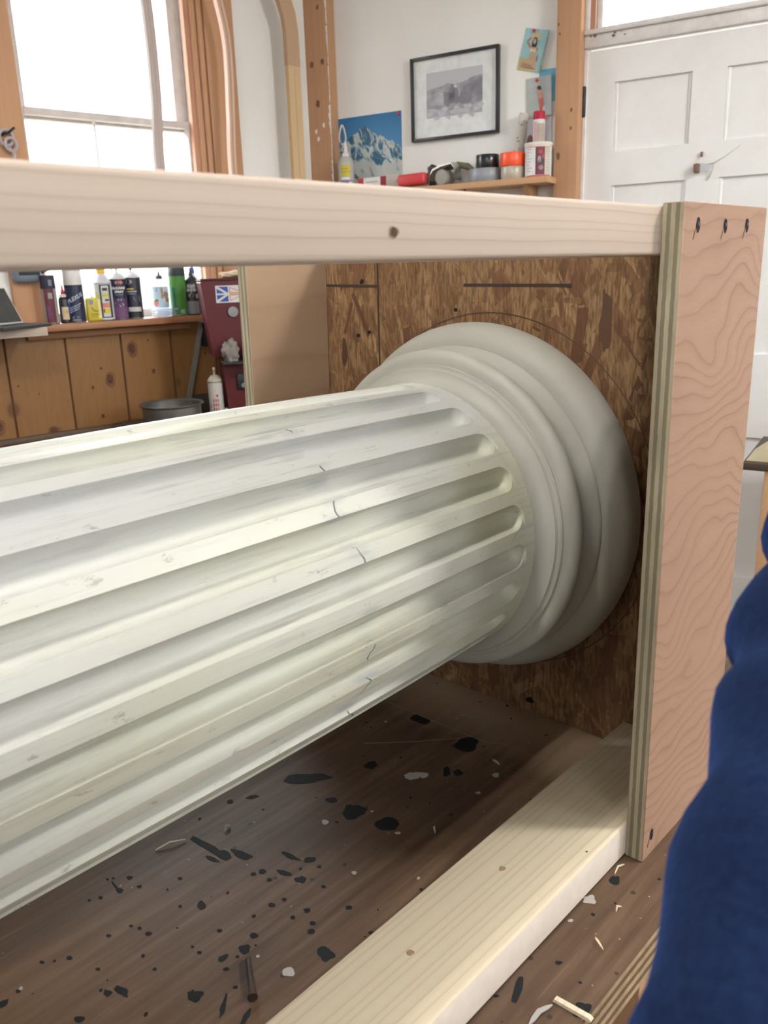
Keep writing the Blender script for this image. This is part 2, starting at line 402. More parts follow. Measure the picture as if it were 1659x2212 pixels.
    def build(s, name, parent=None, loc=None, smooth=True, sharp=0.7, recalc=True):
        me = D.meshes.new(name)
        if recalc: bmesh.ops.recalc_face_normals(s.bm, faces=s.bm.faces)
        s.bm.normal_update()
        off = V(loc) if loc is not None else V((0, 0, 0))
        if parent is not None: off = WORLD[parent.name]
        for v in s.bm.verts: v.co -= off
        if smooth:
            for f in s.bm.faces: f.smooth = True
            for e in s.bm.edges:
                if len(e.link_faces) != 2 or e.calc_face_angle(0) > sharp: e.smooth = False
        s.bm.to_mesh(me); s.bm.free()
        for m in s.mats: me.materials.append(m)
        o = D.objects.new(name, me); COL.objects.link(o)
        if parent is not None: o.parent = parent; WORLD[o.name] = off; 
        else: o.location = off; WORLD[o.name] = off
        if parent is not None and name: pass
        return o
WORLD = {}
def tag(o, label, cat, group=None):
    o['label'] = label; o['category'] = cat
    if group: o['group'] = group
    return o
def struct(o): o['kind'] = 'structure'; return o
def thing(name, loc, label, cat, group=None):
    o = D.objects.new(name, None); COL.objects.link(o); o.location = V(loc); o.empty_display_size = 0.05
    WORLD[o.name] = V(loc); return tag(o, label, cat, group)

_fc = {}
def text_polys(txt, size, shear=0.0, bold=0.0):
    """flat triangles of a word, centred, in metres"""
    key = (txt, size, shear, bold)
    if key in _fc: return _fc[key]
    cu = D.curves.new('lettering', 'FONT'); cu.body = txt; cu.size = size; cu.align_x = 'CENTER'; cu.align_y = 'CENTER'; cu.shear = shear; cu.offset = bold; cu.resolution_u = 2
    o = D.objects.new('lettering', cu); me = D.meshes.new_from_object(o)
    out = [[(me.vertices[i].co.x, me.vertices[i].co.y) for i in p.vertices] for p in me.polygons]
    D.objects.remove(o); D.curves.remove(cu); D.meshes.remove(me)
    _fc[key] = out; return out
def flat_text(mb, F, txt, size, a, c, d, mat, rot=0.0, **k):
    cr, sr = math.cos(rot), math.sin(rot)
    for pl in text_polys(txt, size, **k):
        mb.poly(F, [(a + x*cr - y*sr, c + x*sr + y*cr) for x, y in pl], d, mat)
class Wrap:
    """writes on a cylinder about F.ez, u measured from the direction facing phi"""
    def __init__(s, mb, F, r, phi): s.mb, s.F, s.r, s.phi = mb, F, r, phi
    def pt(s, u, h, e=0.0005):
        t = s.phi + u/s.r; rr = s.r + e
        return s.F.p(rr*math.cos(t), rr*math.sin(t), h)
    def rect(s, u0, u1, h0, h1, mat, e=0.0004, n=8):
        for i in range(n):
            a, b = u0+(u1-u0)*i/n, u0+(u1-u0)*(i+1)/n
            s.mb.face([s.pt(a, h0, e), s.pt(b, h0, e), s.pt(b, h1, e), s.pt(a, h1, e)], mat)
    def poly(s, pts, mat, e=0.0007): s.mb.face([s.pt(u, h, e) for u, h in pts], mat)
    def oval(s, u, h, ru, rh, mat, e=0.0007, n=18): s.poly([(u+ru*math.cos(2*math.pi*i/n), h+rh*math.sin(2*math.pi*i/n)) for i in range(n)], mat, e)
    def text(s, txt, size, u, h, mat, rot=0.0, e=0.0011, **k):
        cr, sr = math.cos(rot), math.sin(rot)
        for pl in text_polys(txt, size, **k): s.mb.face([s.pt(u + x*cr - y*sr, h + x*sr + y*cr, e) for x, y in pl], mat)
def face_phi(F):
    d = CAM - F.o; return math.atan2(d.dot(F.ey), d.dot(F.ex))
def sgn(F):
    # u runs counter-clockwise about ez; seen from outside that is left to right when the frame is right-handed
    return 1 if F.ex.cross(F.ey).dot(F.ez) > 0 else -1
# ================================================================== THE ROOM
SOUTH, WEST = -3.3, -3.2
# floor and ceiling
mb = MB(); mb.box(FC, WEST-.15, 3.9, SOUTH-.15, 3.25, FLOOR-.1, FLOOR, 'floor'); struct(mb.build('floor'))
mb = MB(); mb.box(FC, WEST-.15, 3.9, SOUTH-.15, 3.25, CEIL, CEIL+.1, 'ceil'); struct(mb.build('ceiling'))

def wall(name, F, a0, a1, holes, mat='plaster', thick=.14):
    """one wall with rectangular openings (a0, a1, c0, c1), sorted along a"""
    mb = MB(); cur = a0
    for h0, h1, z0, z1 in holes:
        mb.box(F, cur, h0, -thick, 0, FLOOR, CEIL, mat)
        if z0 > FLOOR: mb.box(F, h0, h1, -thick, 0, FLOOR, z0, mat)
        mb.box(F, h0, h1, -thick, 0, z1, CEIL, mat); cur = h1
    mb.box(F, cur, a1, -thick, 0, FLOOR, CEIL, mat)
    return struct(mb.build(name))
W0, W1, WZ0, WZ1 = -1.275, -0.60, 0.385, 1.78
wall('wall_left', FW, -5.35, 0.02, [(W0, W1, WZ0, WZ1)])
DA0, DA1, DZ = 1.157, 2.06, 1.277
wall('wall_back', FP, 0.0, 6.0, [(DA0, DA1, FLOOR, 1.80)])
FS = Frame((0, SOUTH, 0), (1, 0, 0), (0, 1, 0))
SW = [(-2.5, -1.5, .9, 1.95), (.60, 1.50, 1.0, 1.95), (2.20, 3.15, 1.0, 1.95)]  # first one is unseen, put in to brighten the back wall
wall('wall_right', FS, WEST-.15, 3.6, SW)
FE = Frame((WEST, 0, 0), (0, 1, 0), (1, 0, 0))
FILL_WW = [(-2.7, -1.9, 1.0, 1.95)]  # unseen window, put in for fill daylight
wall('wall_front', FE, SOUTH, 3.2, FILL_WW)
# daylight guides in every window opening
portal('window_daylight_left', FW.p((W0+W1)/2, -.13, (WZ0+WZ1)/2), FW.ey, W1-W0, WZ1-WZ0)
portal('window_daylight_door', FP.p((DA0+DA1)/2, -.13, 1.57), FP.ey, DA1-DA0, .46)
for (a0, a1, z0, z1), nm in zip(SW, ('west', 'middle', 'east')): portal('window_daylight_'+nm, FS.p((a0+a1)/2, -.13, (z0+z1)/2), FS.ey, a1-a0, z1-z0)
for (a0, a1, z0, z1) in FILL_WW: portal('window_daylight_front', FE.p((a0+a1)/2, -.13, (z0+z1)/2), FE.ey, a1-a0, z1-z0)
# unseen windows behind the camera; the west and front ones added for fill
k = 3
for F, holes in ((FS, SW), (FE, FILL_WW)):
    for a0, a1, z0, z1 in holes:
        mb = MB()
        for q in ((a0, a0+.05, z0, z1), (a1-.05, a1, z0, z1), (a0+.05, a1-.05, z0, z0+.06), (a0+.05, a1-.05, z1-.05, z1), (a0+.05, a1-.05, (z0+z1)/2-.02, (z0+z1)/2+.02)):
            mb.box(F, q[0], q[1], -.09, -.04, q[2], q[3], 'trimw', .003)
        w = struct(mb.build('window_%d' % k, loc=F.p((a0+a1)/2, -.06, z0))); k += 1
        g = MB(); g.box(F, a0+.05, a1-.05, -.068, -.064, z0+.06, z1-.05, 'glass'); g.build('pane', w)

# --- the window in the left wall
w1 = MB()
def bars(mb, F, a0, a1, z0, z1, w, d0, d1, mat, wb=None, wt=None):
    wb = wb or w; wt = wt or w
    mb.box(F, a0, a0+w, d0, d1, z0, z1, mat, .002); mb.box(F, a1-w, a1, d0, d1, z0, z1, mat, .002)
    mb.box(F, a0+w, a1-w, d0, d1, z0, z0+wb, mat, .002); mb.box(F, a0+w, a1-w, d0, d1, z1-wt, z1, mat, .002)
bars(w1, FW, -1.273, -.602, .392, 1.118, .026, -.055, -.022, 'sash', .045, .024)      # lower sash
bars(w1, FW, -1.273, -.602, 1.085, 1.775, .050, -.092, -.060, 'sash', .03, .05)       # upper sash
w1.box(FW, -1.0, -.994, -.045, -.032, .437, 1.094, 'sash')                               # thin glazing bar
win = struct(w1.build('window_1', loc=FW.p(-.94, -.05, .392)))
g = MB(); g.box(FW, -1.247, -.628, -.040, -.037, .437, 1.094, 'glass'); g.build('pane', win)
g = MB(); g.box(FW, -1.223, -.652, -.078, -.075, 1.115, 1.725, 'glass'); g.build('pane', win)
# casing, stops and head, bare fir
cs = MB()
cs.box(FW, -1.385, -1.272, 0, .022, .407, 1.9, 'casing', .003)
cs.box(FW, -1.278, -1.262, -.10, .004, .407, 1.80, 'casing', .002)
cs.box(FW, -.620, -.596, -.02, .004, .407, 1.80, 'jamb', .002)
cs.box(FW, -.598, -.574, -.02, .014, .407, 1.80, 'casing', .006)
cs.box(FW, -.572, -.548, .0, .020, .407, 1.82, 'casing', .008)
cs.box(FW, -.546, -.418, .0, .024, .407, 1.9, 'casing', .003)
cs.box(FW, -1.385, -.418, 0, .022, 1.80, 1.92, 'casing', .003)
struct(cs.build('trim_1', loc=FW.p(-.9, 0, .4)))
# sill board on a moulded apron
sl = MB(); sl.box(FW, -1.40, -.700, -.02, .112, .382, .407, 'sill', .005); sl.box(FW, -1.36, -.725, 0.012, .030, .352, .382, 'sill', .004)
struct(sl.build('trim_2', loc=FW.p(-1.05, .05, .382)))
# knotty pine wainscot
wn = MB(); wn.box(FW, -3.6, -.05, 0, .008, FLOOR, .382, 'groove')
gr = [-3.52, -3.3, -3.09, -2.88, -2.66, -2.45, -2.24, -2.03, -1.83, -1.64, -1.439, -1.227, -1.015, -.808, -.61, -.40, -.21, -.052]
for i in range(len(gr)-1): wn.box(FW, gr[i]+.0016, gr[i+1]-.0016, .008, .014, FLOOR+.001, .381, 'wain', .0035, 1)
for a_, c_, ra, rc in ((-1.075, .190, .013, .018), (-.974, .295, .014, .019), (-1.105, .232, .005, .005), (-1.145, .165, .005, .007), (-.895, .200, .008, .010), (-1.412, .20, .004, .004), (-1.345, .165, .003, .003), (-1.12, .055, .006, .008), (-1.31, .030, .016, .012), (-1.50, .07, .016, .018), (-.905, .32, .004, .004), (-.66, .25, .005, .006)):
    wn.blob(FW.p(a_, .0141, c_), FW.ex*ra, FW.ez*rc, 'wknot', FW.ey, 16, .15, .0003)
    if ra > .009: wn.blob(FW.p(a_+.002, .0141, c_-.004), FW.ex*ra*1.5, FW.ez*rc*1.7, P('knot_halo', .17, .075, .028, var=.25), FW.ey, 16, .12, .00015)
wn.box(FW, -3.6, -.05, .014, .032, 0.002, .022, P('bench_strip', .12, .085, .06), .002)
struct(wn.build('trim_3', loc=FW.p(-1.05, 0, 0)))
# corner post and door post, bare fir with paint crumbs on the edge
ps = MB(); ps.box(FP, -.035, .097, -.02, .055, FLOOR, CEIL, 'post', .003)
for i in range(26):
    z = .9 + i*.03 + random.uniform(-.01, .01); wv = .004 + .012*max(0, mnoise.noise(V((z*9, 3, 1)))+.2)
    ps.poly(FP, [(.0975, z-.02), (.0975, z+.018), (.0975-wv, z+.012), (.0975-wv*.7, z-.012)], .0556, 'plaster')
for a, z, r_ in ((.055, 1.58, .006), (.012, 1.375, .009), (.066, 1.38, .008), (.035, 1.225, .010)):
    ps.blob(FP.p(a, .0555, z), FP.ex*r_, FP.ez*r_*1.4, P('post_knot', .17, .085, .05), FP.ey)
for a, z in ((.06, 1.14), (.03, 1.09), (.02, 1.12)): ps.blob(FP.p(a, .0557, z), FP.ex*.006, FP.ez*.009, 'plaster', FP.ey)
struct(ps.build('trim_4', loc=FP.p(.03, 0, FLOOR)))
ps = MB(); ps.box(FP, 1.068, 1.157, 0, .05, FLOOR, CEIL, 'post', .003)
for a, z, r_ in ((1.08, 1.33, .003), (1.075, 1.36, .003), (1.13, 1.02, .004), (1.13, 1.08, .004), (1.085, .93, .007)):
    ps.blob(FP.p(a, .0505, z), FP.ex*r_, FP.ez*r_*1.8, P('post_knot', .17, .085, .05), FP.ey)
struct(ps.build('trim_5', loc=FP.p(1.11, 0, FLOOR)))

# --- white panelled door with a transom light
dr = MB(); d0, d1 = -.042, -.004
A = [DA0+.010, 1.268, 1.530, 1.640, 1.925, DA1-.012]
Z = [FLOOR+.012, -.605, -.068, .227, .820, .936, 1.161, DZ-.008]
for i in (0, 2, 4): dr.box(FP, A[i], A[i+1], d0, d1, Z[0], Z[7], 'doorp')
for i in (1, 3):
    for j in (0, 2, 4, 6): dr.box(FP, A[i], A[i+1], d0, d1, Z[j], Z[j+1], 'doorp')
door = struct(dr.build('door_1', loc=FP.p(DA0, -.02, FLOOR)))
for i in (1, 3):
    for j in (1, 3, 5):
        pn = MB(); pn.box(FP, A[i]-.004, A[i+1]+.004, d0+.006, d1-.011, Z[j]-.004, Z[j+1]+.004, 'doorp')
        # bead around the panel
        e = .010
        for q in ((A[i], A[i]+e, Z[j], Z[j+1]), (A[i+1]-e, A[i+1], Z[j], Z[j+1])):
            pn.box(FP, q[0], q[1], d1-.013, d1-.005, q[2], q[3], 'doorp', .003)
        pn.build('panel', door)
hg = MB(); hg.lathe(Frame(FP.p(1.160, .006, 1.060), (1, 0, 0), (0, 1, 0)), [(.0, -.004), (.006, -.002), (.0075, 0), (.0075, .096), (.006, .098), (0, .1)], P('dark_iron', .035, .035, .04, rough=.5), 12)
hg.build('hinge', door)
ln = MB(); ln.box(FP, 1.558, 1.576, -.004, .024, .838, .868, P('brown_peg', .20, .12, .09, rough=.7), .004)
ln.box(FP, 1.575, 1.582, -.004, .006, .890, .905, P('brown_peg', .2, .12, .09), .001); ln.build('latch', door)
cw = MB(); wm = P('cobweb_grey', .50, .47, .42, rough=.9)
def fp(a, d, z): return FP.p(a, d, z)
cw.tube([fp(1.577, .02, .868), fp(1.600, .018, .862), fp(1.622, .012, .866), fp(1.655, .004, .884), fp(1.70, -.002, .915)], [.0008, .0016, .0022, .0012, .0006], wm, 6)
cw.tube([fp(1.622, .012, .866), fp(1.618, .010, .845), fp(1.608, .004, .822), fp(1.60, -.002, .81)], [.002, .0012, .003, .0006], wm, 6)
cw.tube([fp(1.576, -.001, .898), fp(1.572, .01, .88), fp(1.568, .02, .868)], .0012, wm, 6)
cw.poly(FP, [(1.577, .866), (1.600, .861), (1.622, .865), (1.619, .848), (1.60, .838), (1.577, .842)], .012, M['clear'])
cw.build('cobweb', door)
# transom and the frame round it
tr = MB()
tr.box(FP, DA0, DA1, -.05, .012, DZ, 1.318, 'trimw', .004)                  # head of the door
tr.box(FP, DA0, DA1, -.06, .024, 1.318, 1.334, 'trimw', .005)
tr.box(FP, DA0, DA0+.016, -.06, .012, 1.334, 1.80, 'trimw', .002)
tr.box(FP, DA0+.016, DA0+.036, -.06, .004, 1.334, 1.80, 'jamb', .001)
tr.box(FP, DA0+.036, DA0+.056, -.05, -.01, 1.334, 1.80, 'trimw', .002)
tr.box(FP, DA1-.05, DA1, -.06, .01, 1.334, 1.80, 'trimw', .002)
tr.box(FP, DA0+.056, DA1-.05, -.05, -.012, 1.334, 1.345, 'trimw', .003)
tr.box(FP, DA0, DA0+.010, -.05, .002, FLOOR, DZ, 'trimw'); tr.box(FP, DA1-.012, DA1, -.05, .002, FLOOR, DZ, 'trimw')
for a, z, r_ in ((1.26, 1.305, .006), (1.265, 1.313, .004), (1.195, 1.322, .007), (1.18, 1.315, .004), (1.30, 1.303, .003), (1.285, 1.318, .002)):
    tr.blob(FP.p(a, .0125, min(z, 1.314)), FP.ex*r_, FP.ez*r_*.8, P('chipped_wood', .22, .12, .09), FP.ey)
tw = struct(tr.build('window_2', loc=FP.p(1.6, 0, DZ)))
g = MB(); g.box(FP, DA0+.056, DA1-.05, -.034, -.030, 1.345, 1.80, 'glass'); g.build('pane', tw)
ths = MB(); ths.box(FP, DA0, DA1, -.10, .03, FLOOR, FLOOR+.011, P('threshold_dark', .06, .045, .04)); struct(ths.build('trim_6', loc=FP.p(1.6, 0, FLOOR)))

# added ceiling tube fittings, out of view, lighting flutes and crate
for k, (fx_, fy_, hl, pw, lab) in enumerate(ADDED_LAMPS):
    n = NT('tube_glow', .4); n.b.inputs['Emission Color'].default_value = (1.0, .975, .93, 1); n.b.inputs['Emission Strength'].default_value = pw; n.base((.9, .9, .88))
    t = thing('added_ceiling_light', (fx_, fy_, CEIL-.06), lab, 'lamp')
    mb = MB(); mb.box(FC, fx_-hl-.03, fx_+hl+.03, fy_-.09, fy_+.09, CEIL-.05, CEIL-.0005, 'trimw', .006); mb.build('housing', t)
    for s_y in (-.055, .055):
        mb = MB(); mb.tube([(fx_-hl, fy_+s_y, CEIL-.075), (fx_+hl, fy_+s_y, CEIL-.075)], .019, n.m, 12); mb.build('tube', t)
        for s_x in (-hl-.005, hl+.005):
            mb = MB(); mb.box(FC, fx_+s_x-.01, fx_+s_x+.01, fy_+s_y-.015, fy_+s_y+.015, CEIL-.095, CEIL-.049, 'trimw', .002); mb.build('tube_holder', t)

# ================================================================== WORKBENCH AND COUNTER
BY0, BY1, BX0, BX1 = -.048, .70, -2.35, .235
def table(name, label, F, a0, a1, b0, b1, top, thick, topmat, legs, edge=None, fmx=None, leg=.07, legmat='post', spots=None):
    t = thing(name, F.p((a0+a1)/2, (b0+b1)/2, FLOOR), label, 'workbench')
    mb = MB(); mb.box(F, a0, a1, b0, b1, top-thick, top, topmat, 0.0, fm=fmx)
    if spots: spots(mb)
    mb.build('bench_top', t)
    for a, b in legs:
        l = MB(); l.box(F, a-leg/2, a+leg/2, b-leg/2, b+leg/2, FLOOR, top-thick, legmat, .003); l.build('leg', t)
    ap = MB(); ap.box(F, a0+.05, a1-.05, b0+.06, b0+.085, top-thick-.10, top-thick, legmat, .002); ap.build('apron', t)
    return t
BLK = [(-0.3039, 0.3231, 0.0016, -0.0019, -0.0012, -0.0018), (-0.3351, 0.3613, 0.002, -0.0023, -0.0014, -0.0024), (-0.3506, 0.3528, 0.0023, -0.0026, -0.0016, -0.0027), (-0.3506, 0.3602, -0.001, -0.0097, -0.001, -0.0003), (-0.3111, 0.2781, 0.0029, -0.0033, -0.0033, -0.0047), (-0.3357, 0.3429, 0.0016, -0.0018, -0.0011, -0.0019), (-0.3676, 0.3048, 0.0013, -0.0015, -0.0009, -0.0015), (-0.3641, 0.2967, 0.0015, -0.0017, -0.001, -0.0016), (-0.3623, 0.2847, 0.0021, -0.0024, -0.0014, -0.0023), (-0.3251, 0.2918, 0.0013, -0.0016, -0.001, -0.0015), (-0.342, 0.2711, 0.0008, -0.0009, -0.0006, -0.0009), (-0.3193, 0.2397, 0.0016, -0.0019, -0.0012, -0.0016), (-0.3453, 0.233, 0.0013, -0.0015, -0.0009, -0.0013), (-0.3178, 0.2058, 0.0031, -0.0036, -0.0034, -0.0044), (-0.3356, 0.2126, 0.0045, -0.0007, -0.0008, -0.003), (-0.3028, 0.2123, 0.0024, -0.0028, -0.0019, -0.0023), (-0.4222, 0.3127, 0.0017, -0.002, -0.001, -0.002), (-0.4399, 0.3263, 0.0014, -0.0016, -0.0008, -0.0016), (-0.4122, 0.2831, 0.0014, -0.0016, -0.0008, -0.0015), (-0.4193, 0.2549, 0.0024, -0.0028, -0.0017, -0.003), (-0.4108, 0.2472, 0.0017, -0.0081, -0.0028, -0.0018), (-0.3743, 0.1989, 0.0055, -0.0032, -0.0022, -0.005), (-0.2755, 0.1499, 0.0043, -0.005, -0.0053, -0.0056), (-0.2686, 0.2286, 0.002, -0.0023, -0.0017, -0.002), (-0.2294, 0.2331, 0.0035, -0.0041, -0.0031, -0.0035), (-0.2137, 0.2662, 0.0024, -0.0097, -0.0025, -0.0018), (-0.2044, 0.2478, 0.0045, -0.0031, -0.0021, -0.003), (-0.1765, 0.3717, 0.0056, -0.0036, -0.0017, -0.0026), (-0.1154, 0.3545, 0.0203, -0.0178, -0.0059, -0.0072), (-0.1229, 0.2686, 0.0126, -0.0042, -0.0065, -0.0101), (-0.1153, 0.227, 0.0079, -0.0093, -0.0067, -0.0061), (-0.0479, 0.313, 0.0072, -0.0046, -0.0044, -0.0051), (-0.246, 0.2702, 0.0023, -0.0027, -0.002, -0.0025), (-0.249, 0.256, 0.0019, -0.0022, -0.0017, -0.002), (-0.2541, 0.2737, 0.0018, -0.0021, -0.0015, -0.0019), (-0.2432, 0.304, 0.0031, -0.0118, -0.0037, -0.0028), (-0.2593, 0.3422, 0.0022, -0.0252, -0.0038, -0.0024), (-0.2559, 0.3189, 0.0024, -0.0088, -0.0042, -0.0034), (-0.2524, 0.1991, 0.0023, -0.0027, -0.002, -0.0022), (-0.2593, 0.1841, 0.0018, -0.0021, -0.0015, -0.0017), (-0.2663, 0.2024, 0.0016, -0.0019, -0.0014, -0.0016), (-0.2668, 0.1778, 0.0024, -0.0028, -0.002, -0.0022), (-0.2251, 0.1728, 0.0022, -0.0025, -0.002, -0.002), (-0.1979, 0.3838, 0.0022, -0.0026, -0.0021, -0.0028), (-0.4806, 0.3091, 0.0046, 0.001, 0.0001, -0.0031), (-0.4669, 0.3118, 0.0014, -0.0016, -0.0007, -0.0015), (-0.4468, 0.2487, 0.0026, -0.003, -0.0014, -0.0027), (-0.3655, 0.1727, 0.0082, 0.0069, 0.0009, -0.002), (-0.3603, 0.1512, 0.0072, 0.0032, 0.0004, -0.0024), (-0.3805, 0.2465, 0.0012, -0.0014, -0.0008, -0.0013), (-0.3473, 0.1803, 0.0013, -0.0015, -0.001, -0.0012), (-0.3269, 0.2048, 0.0011, -0.0013, -0.0008, -0.001), (-0.2216, 0.2097, 0.0015, -0.0018, -0.0014, -0.0015), (-0.2564, 0.2252, 0.0015, -0.0018, -0.0013, -0.0015), (-0.267, 0.3224, 0.0022, -0.0082, -0.0018, -0.0015), (-0.2331, 0.2522, 0.0027, -0.0071, -0.0023, -0.0019), (-0.2336, 0.1368, 0.0016, -0.0018, -0.0014, -0.0014), (-0.3463, 0.3727, 0.0011, -0.0012, -0.0008, -0.0013), (-0.3505, 0.3758, 0.0009, -0.001, -0.0006, -0.0011), (-0.3762, 0.3632, 0.001, -0.0012, -0.0007, -0.0012), (-0.3675, 0.3585, 0.0014, -0.0016, -0.0009, -0.0017), (-0.3456, 0.2427, 0.001, -0.0011, -0.0007, -0.001), (-0.3868, 0.3096, 0.0015, -0.0017, -0.0008, -0.0015), (-0.3413, 0.2012, 0.0018, -0.0021, -0.0012, -0.0016), (-0.3204, 0.3193, 0.0009, -0.001, -0.0007, -0.001), (-0.1647, 0.1377, 0.0012, -0.0014, -0.0012, -0.001), (-0.0026, 0.2371, 0.0029, -0.0034, -0.0077, -0.0061), (-0.1238, 0.2999, 0.0043, -0.0051, -0.0028, -0.0029), (-0.0372, 0.0081, 0.0035, -0.0041, -0.0048, -0.0025), (-0.1997, 0.0069, 0.0131, 0.0046, 0.001, -0.003), (-0.1827, -0.0413, 0.0075, -0.0031, -0.003, -0.0038), (-0.2166, 0.0166, 0.0015, -0.0017, -0.0014, -0.001), (-0.1557, -0.003, 0.0022, -0.0025, -0.0016, -0.001), (0.0598, 0.2553, 0.012, -0.0076, -0.0106, -0.0098), (0.005, 0.2264, 0.0036, -0.0043, -0.0048, -0.0038), (0.0674, 0.3361, 0.003, -0.0136, -0.0072, -0.0046), (-0.122, 0.266, 0.011, -0.0037, -0.0052, -0.0081), (-0.1171, 0.2284, 0.0063, -0.0075, -0.0058, -0.0054), (-0.1802, -0.0379, 0.0023, -0.0026, -0.0022, -0.0013)]
WHT = [(-0.0344, 0.2623, 0.0053, -0.0063, -0.0045, -0.0039), (-0.1546, 0.2784, 0.0027, -0.0031, -0.0029, -0.003), (-0.3088, 0.1593, 0.0033, -0.0039, -0.0034, -0.0039), (-0.0273, 0.258, 0.0061, -0.0073, -0.0041, -0.0035), (-0.1893, 0.201, 0.0017, -0.002, -0.0016, -0.0016), (-0.0352, 0.2641, 0.0042, -0.0051, -0.0046, -0.004), (-0.0229, 0.2528, 0.0029, -0.0035, -0.004, -0.0033), (0.0291, 0.1908, 0.0023, -0.0027, -0.0035, -0.0025), (0.0511, 0.2064, -0.0025, -0.0071, -0.0024, -0.0005), (-0.1086, 0.0133, 0.0015, -0.0018, -0.0018, -0.0011), (-0.0757, 0.0132, 0.0039, -0.0046, -0.0049, -0.0028), (-0.0109, 0.1862, 0.0016, -0.0019, -0.002, -0.0014), (-0.1187, 0.2083, 0.0021, -0.0024, -0.0016, -0.0014)]
BLU = [(0.1188, 0.3001, 0.0246, -0.0173, -0.0046, -0.0041), (0.1527, 0.1848, 0.0188, -0.0136, -0.0033, -0.0024)]
def spots(mb):
    z = .0
    for x, y, ux, uy, vx, vy in BLU:      # dry-brushed pale blue streaks
        rb = random.Random(int(x*9000))
        for i in range(26):
            a, b = rb.uniform(-1, .75), rb.gauss(0, .75); l = rb.uniform(.06, .3)
            p, q_ = V((x+ux*a+vx*b, y+uy*a+vy*b, .0002+.000004*i)), V((x+ux*(a+l)+vx*(b+.1), y+uy*(a+l)+vy*(b+.1), .0002+.000004*i)); nn = V((vx, vy, 0))*rb.uniform(.04, .14)
            mb.face([p, p*.5+q_*.5+nn, q_, p*.5+q_*.5-nn], 'blu')
    for L, m, jag in ((BLK, 'blk', .28), (WHT, 'wht', .3)):
        for x, y, ux, uy, vx, vy in L:
            z += .000001
            mb.blob(V((x, y, z)), V((ux, uy, 0)), V((vx, vy, 0)), m, V((0, 0, 1)), 20 if abs(ux)+abs(uy) > .006 else 12, jag, .00025)
    rnd = random.Random(3)
    for i in range(150):        # small drips everywhere
        x, y = rnd.uniform(-.62, .17), rnd.uniform(-.04, .62); r_ = rnd.uniform(.0006, .0022)
        mb.blob(V((x, y, .0)), V((r_, -r_*rnd.uniform(0, .6), 0)), V((r_*.4, r_, 0)), 'blk' if rnd.random() < .75 else 'wht', V((0, 0, 1)), 8, .2, .0002)
    scr = P('pale_scratch', .25, .19, .14)
    for pts in ([(.074, .396), (.075, .31), (.077, .24), (.087, .222)], [(-.019, .352), (.02, .31), (.065, .269)], [(.087, .222), (.089, .178)]):
        for (x0, y0), (x1, y1) in zip(pts, pts[1:]):
            d = V((x1-x0, y1-y0, 0)); nn = V((-d.y, d.x, 0)).normalized()*.0008
            mb.face([V((x0, y0, .00035))+nn, V((x1, y1, .00035))+nn, V((x1, y1, .00035))-nn, V((x0, y0, .00035))-nn], scr)
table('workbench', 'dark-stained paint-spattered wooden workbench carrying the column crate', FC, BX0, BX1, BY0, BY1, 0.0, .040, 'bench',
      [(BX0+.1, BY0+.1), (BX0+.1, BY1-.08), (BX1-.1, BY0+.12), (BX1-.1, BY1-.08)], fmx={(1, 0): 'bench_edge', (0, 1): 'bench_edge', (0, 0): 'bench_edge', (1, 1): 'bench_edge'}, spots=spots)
M['counter'] = wood('counter_wood', (0.12, 0.075, 0.05), (0.07, 0.045, 0.03), 'X', 90, (0.3, 0.2))
table('wall_counter', 'dark wooden counter running along the pine wainscot under the window', FW, -3.4, -.10, .032, .56, 0.0, .035, 'counter',
      [(-3.3, .12), (-3.3, .48), (-.2, .12), (-.2, .48), (-1.7, .48)])

# ================================================================== THE CRATE
T, CW_, CD, CH = .0179, .5889, .1747, .598
RW, RH = .0905, .0370
cr = thing('shipping_crate', (0, 0, 0.0), 'open crate of spruce rails, plywood cheeks and strand board round the column', 'crate')
mb = MB(); mb.box(FC, 0, CD, 0, T, .0007, CH, 'cheek_face', .0006, 1, fm={(0, 0): 'edge_near', (0, 1): 'edge_near', (2, 1): 'edge_near', (2, 0): 'edge_near', (1, 1): 'cheek_inner'})
holes = ((.026, .581), (.081, .581), (.129, .582), (.017, .023))
nsb = o = mb.build('near_side_board', cr); o['label'] = 'pinkish plywood near side board with screw heads along its top'
for x, z in holes:
    s = MB(); F = Frame((x, 0, z), (1, 0, 0), (0, -1, 0))
    s.blob(F.p(0, 0, 0), F.ex*.0036, F.ez*.0062, 'hole', F.ey, 14, .15, .0004)
    s.poly(F, [(-.006, -.011), (-.003, -.004), (-.0045, -.003), (-.008, -.010)], .0006, 'cheek_inner')
    s.lathe(Frame(F.p(.0006, 0, .001), F.ex, F.ez, F.ey), [(.0018, .0004), (.0018, .0008), (.0012, .0009), (0, .0006)], 'screw', 12)
    s.build('screw', nsb)
FAR = .030
LEAN = Frame((0, CW_, 0), (1, 0, 0), (0, 1, -.0), (0, -.0138/CH, 1))
mb = MB(); mb.box(LEAN, FAR, .168, 0, T, .0007, CH, 'cheek_inner', .0006, 1, fm={(0, 0): 'edge_far', (0, 1): 'edge_far', (2, 1): 'edge_far'})
o = mb.build('far_side_board', cr); o['label'] = 'tan plywood far side board showing its layered edge'
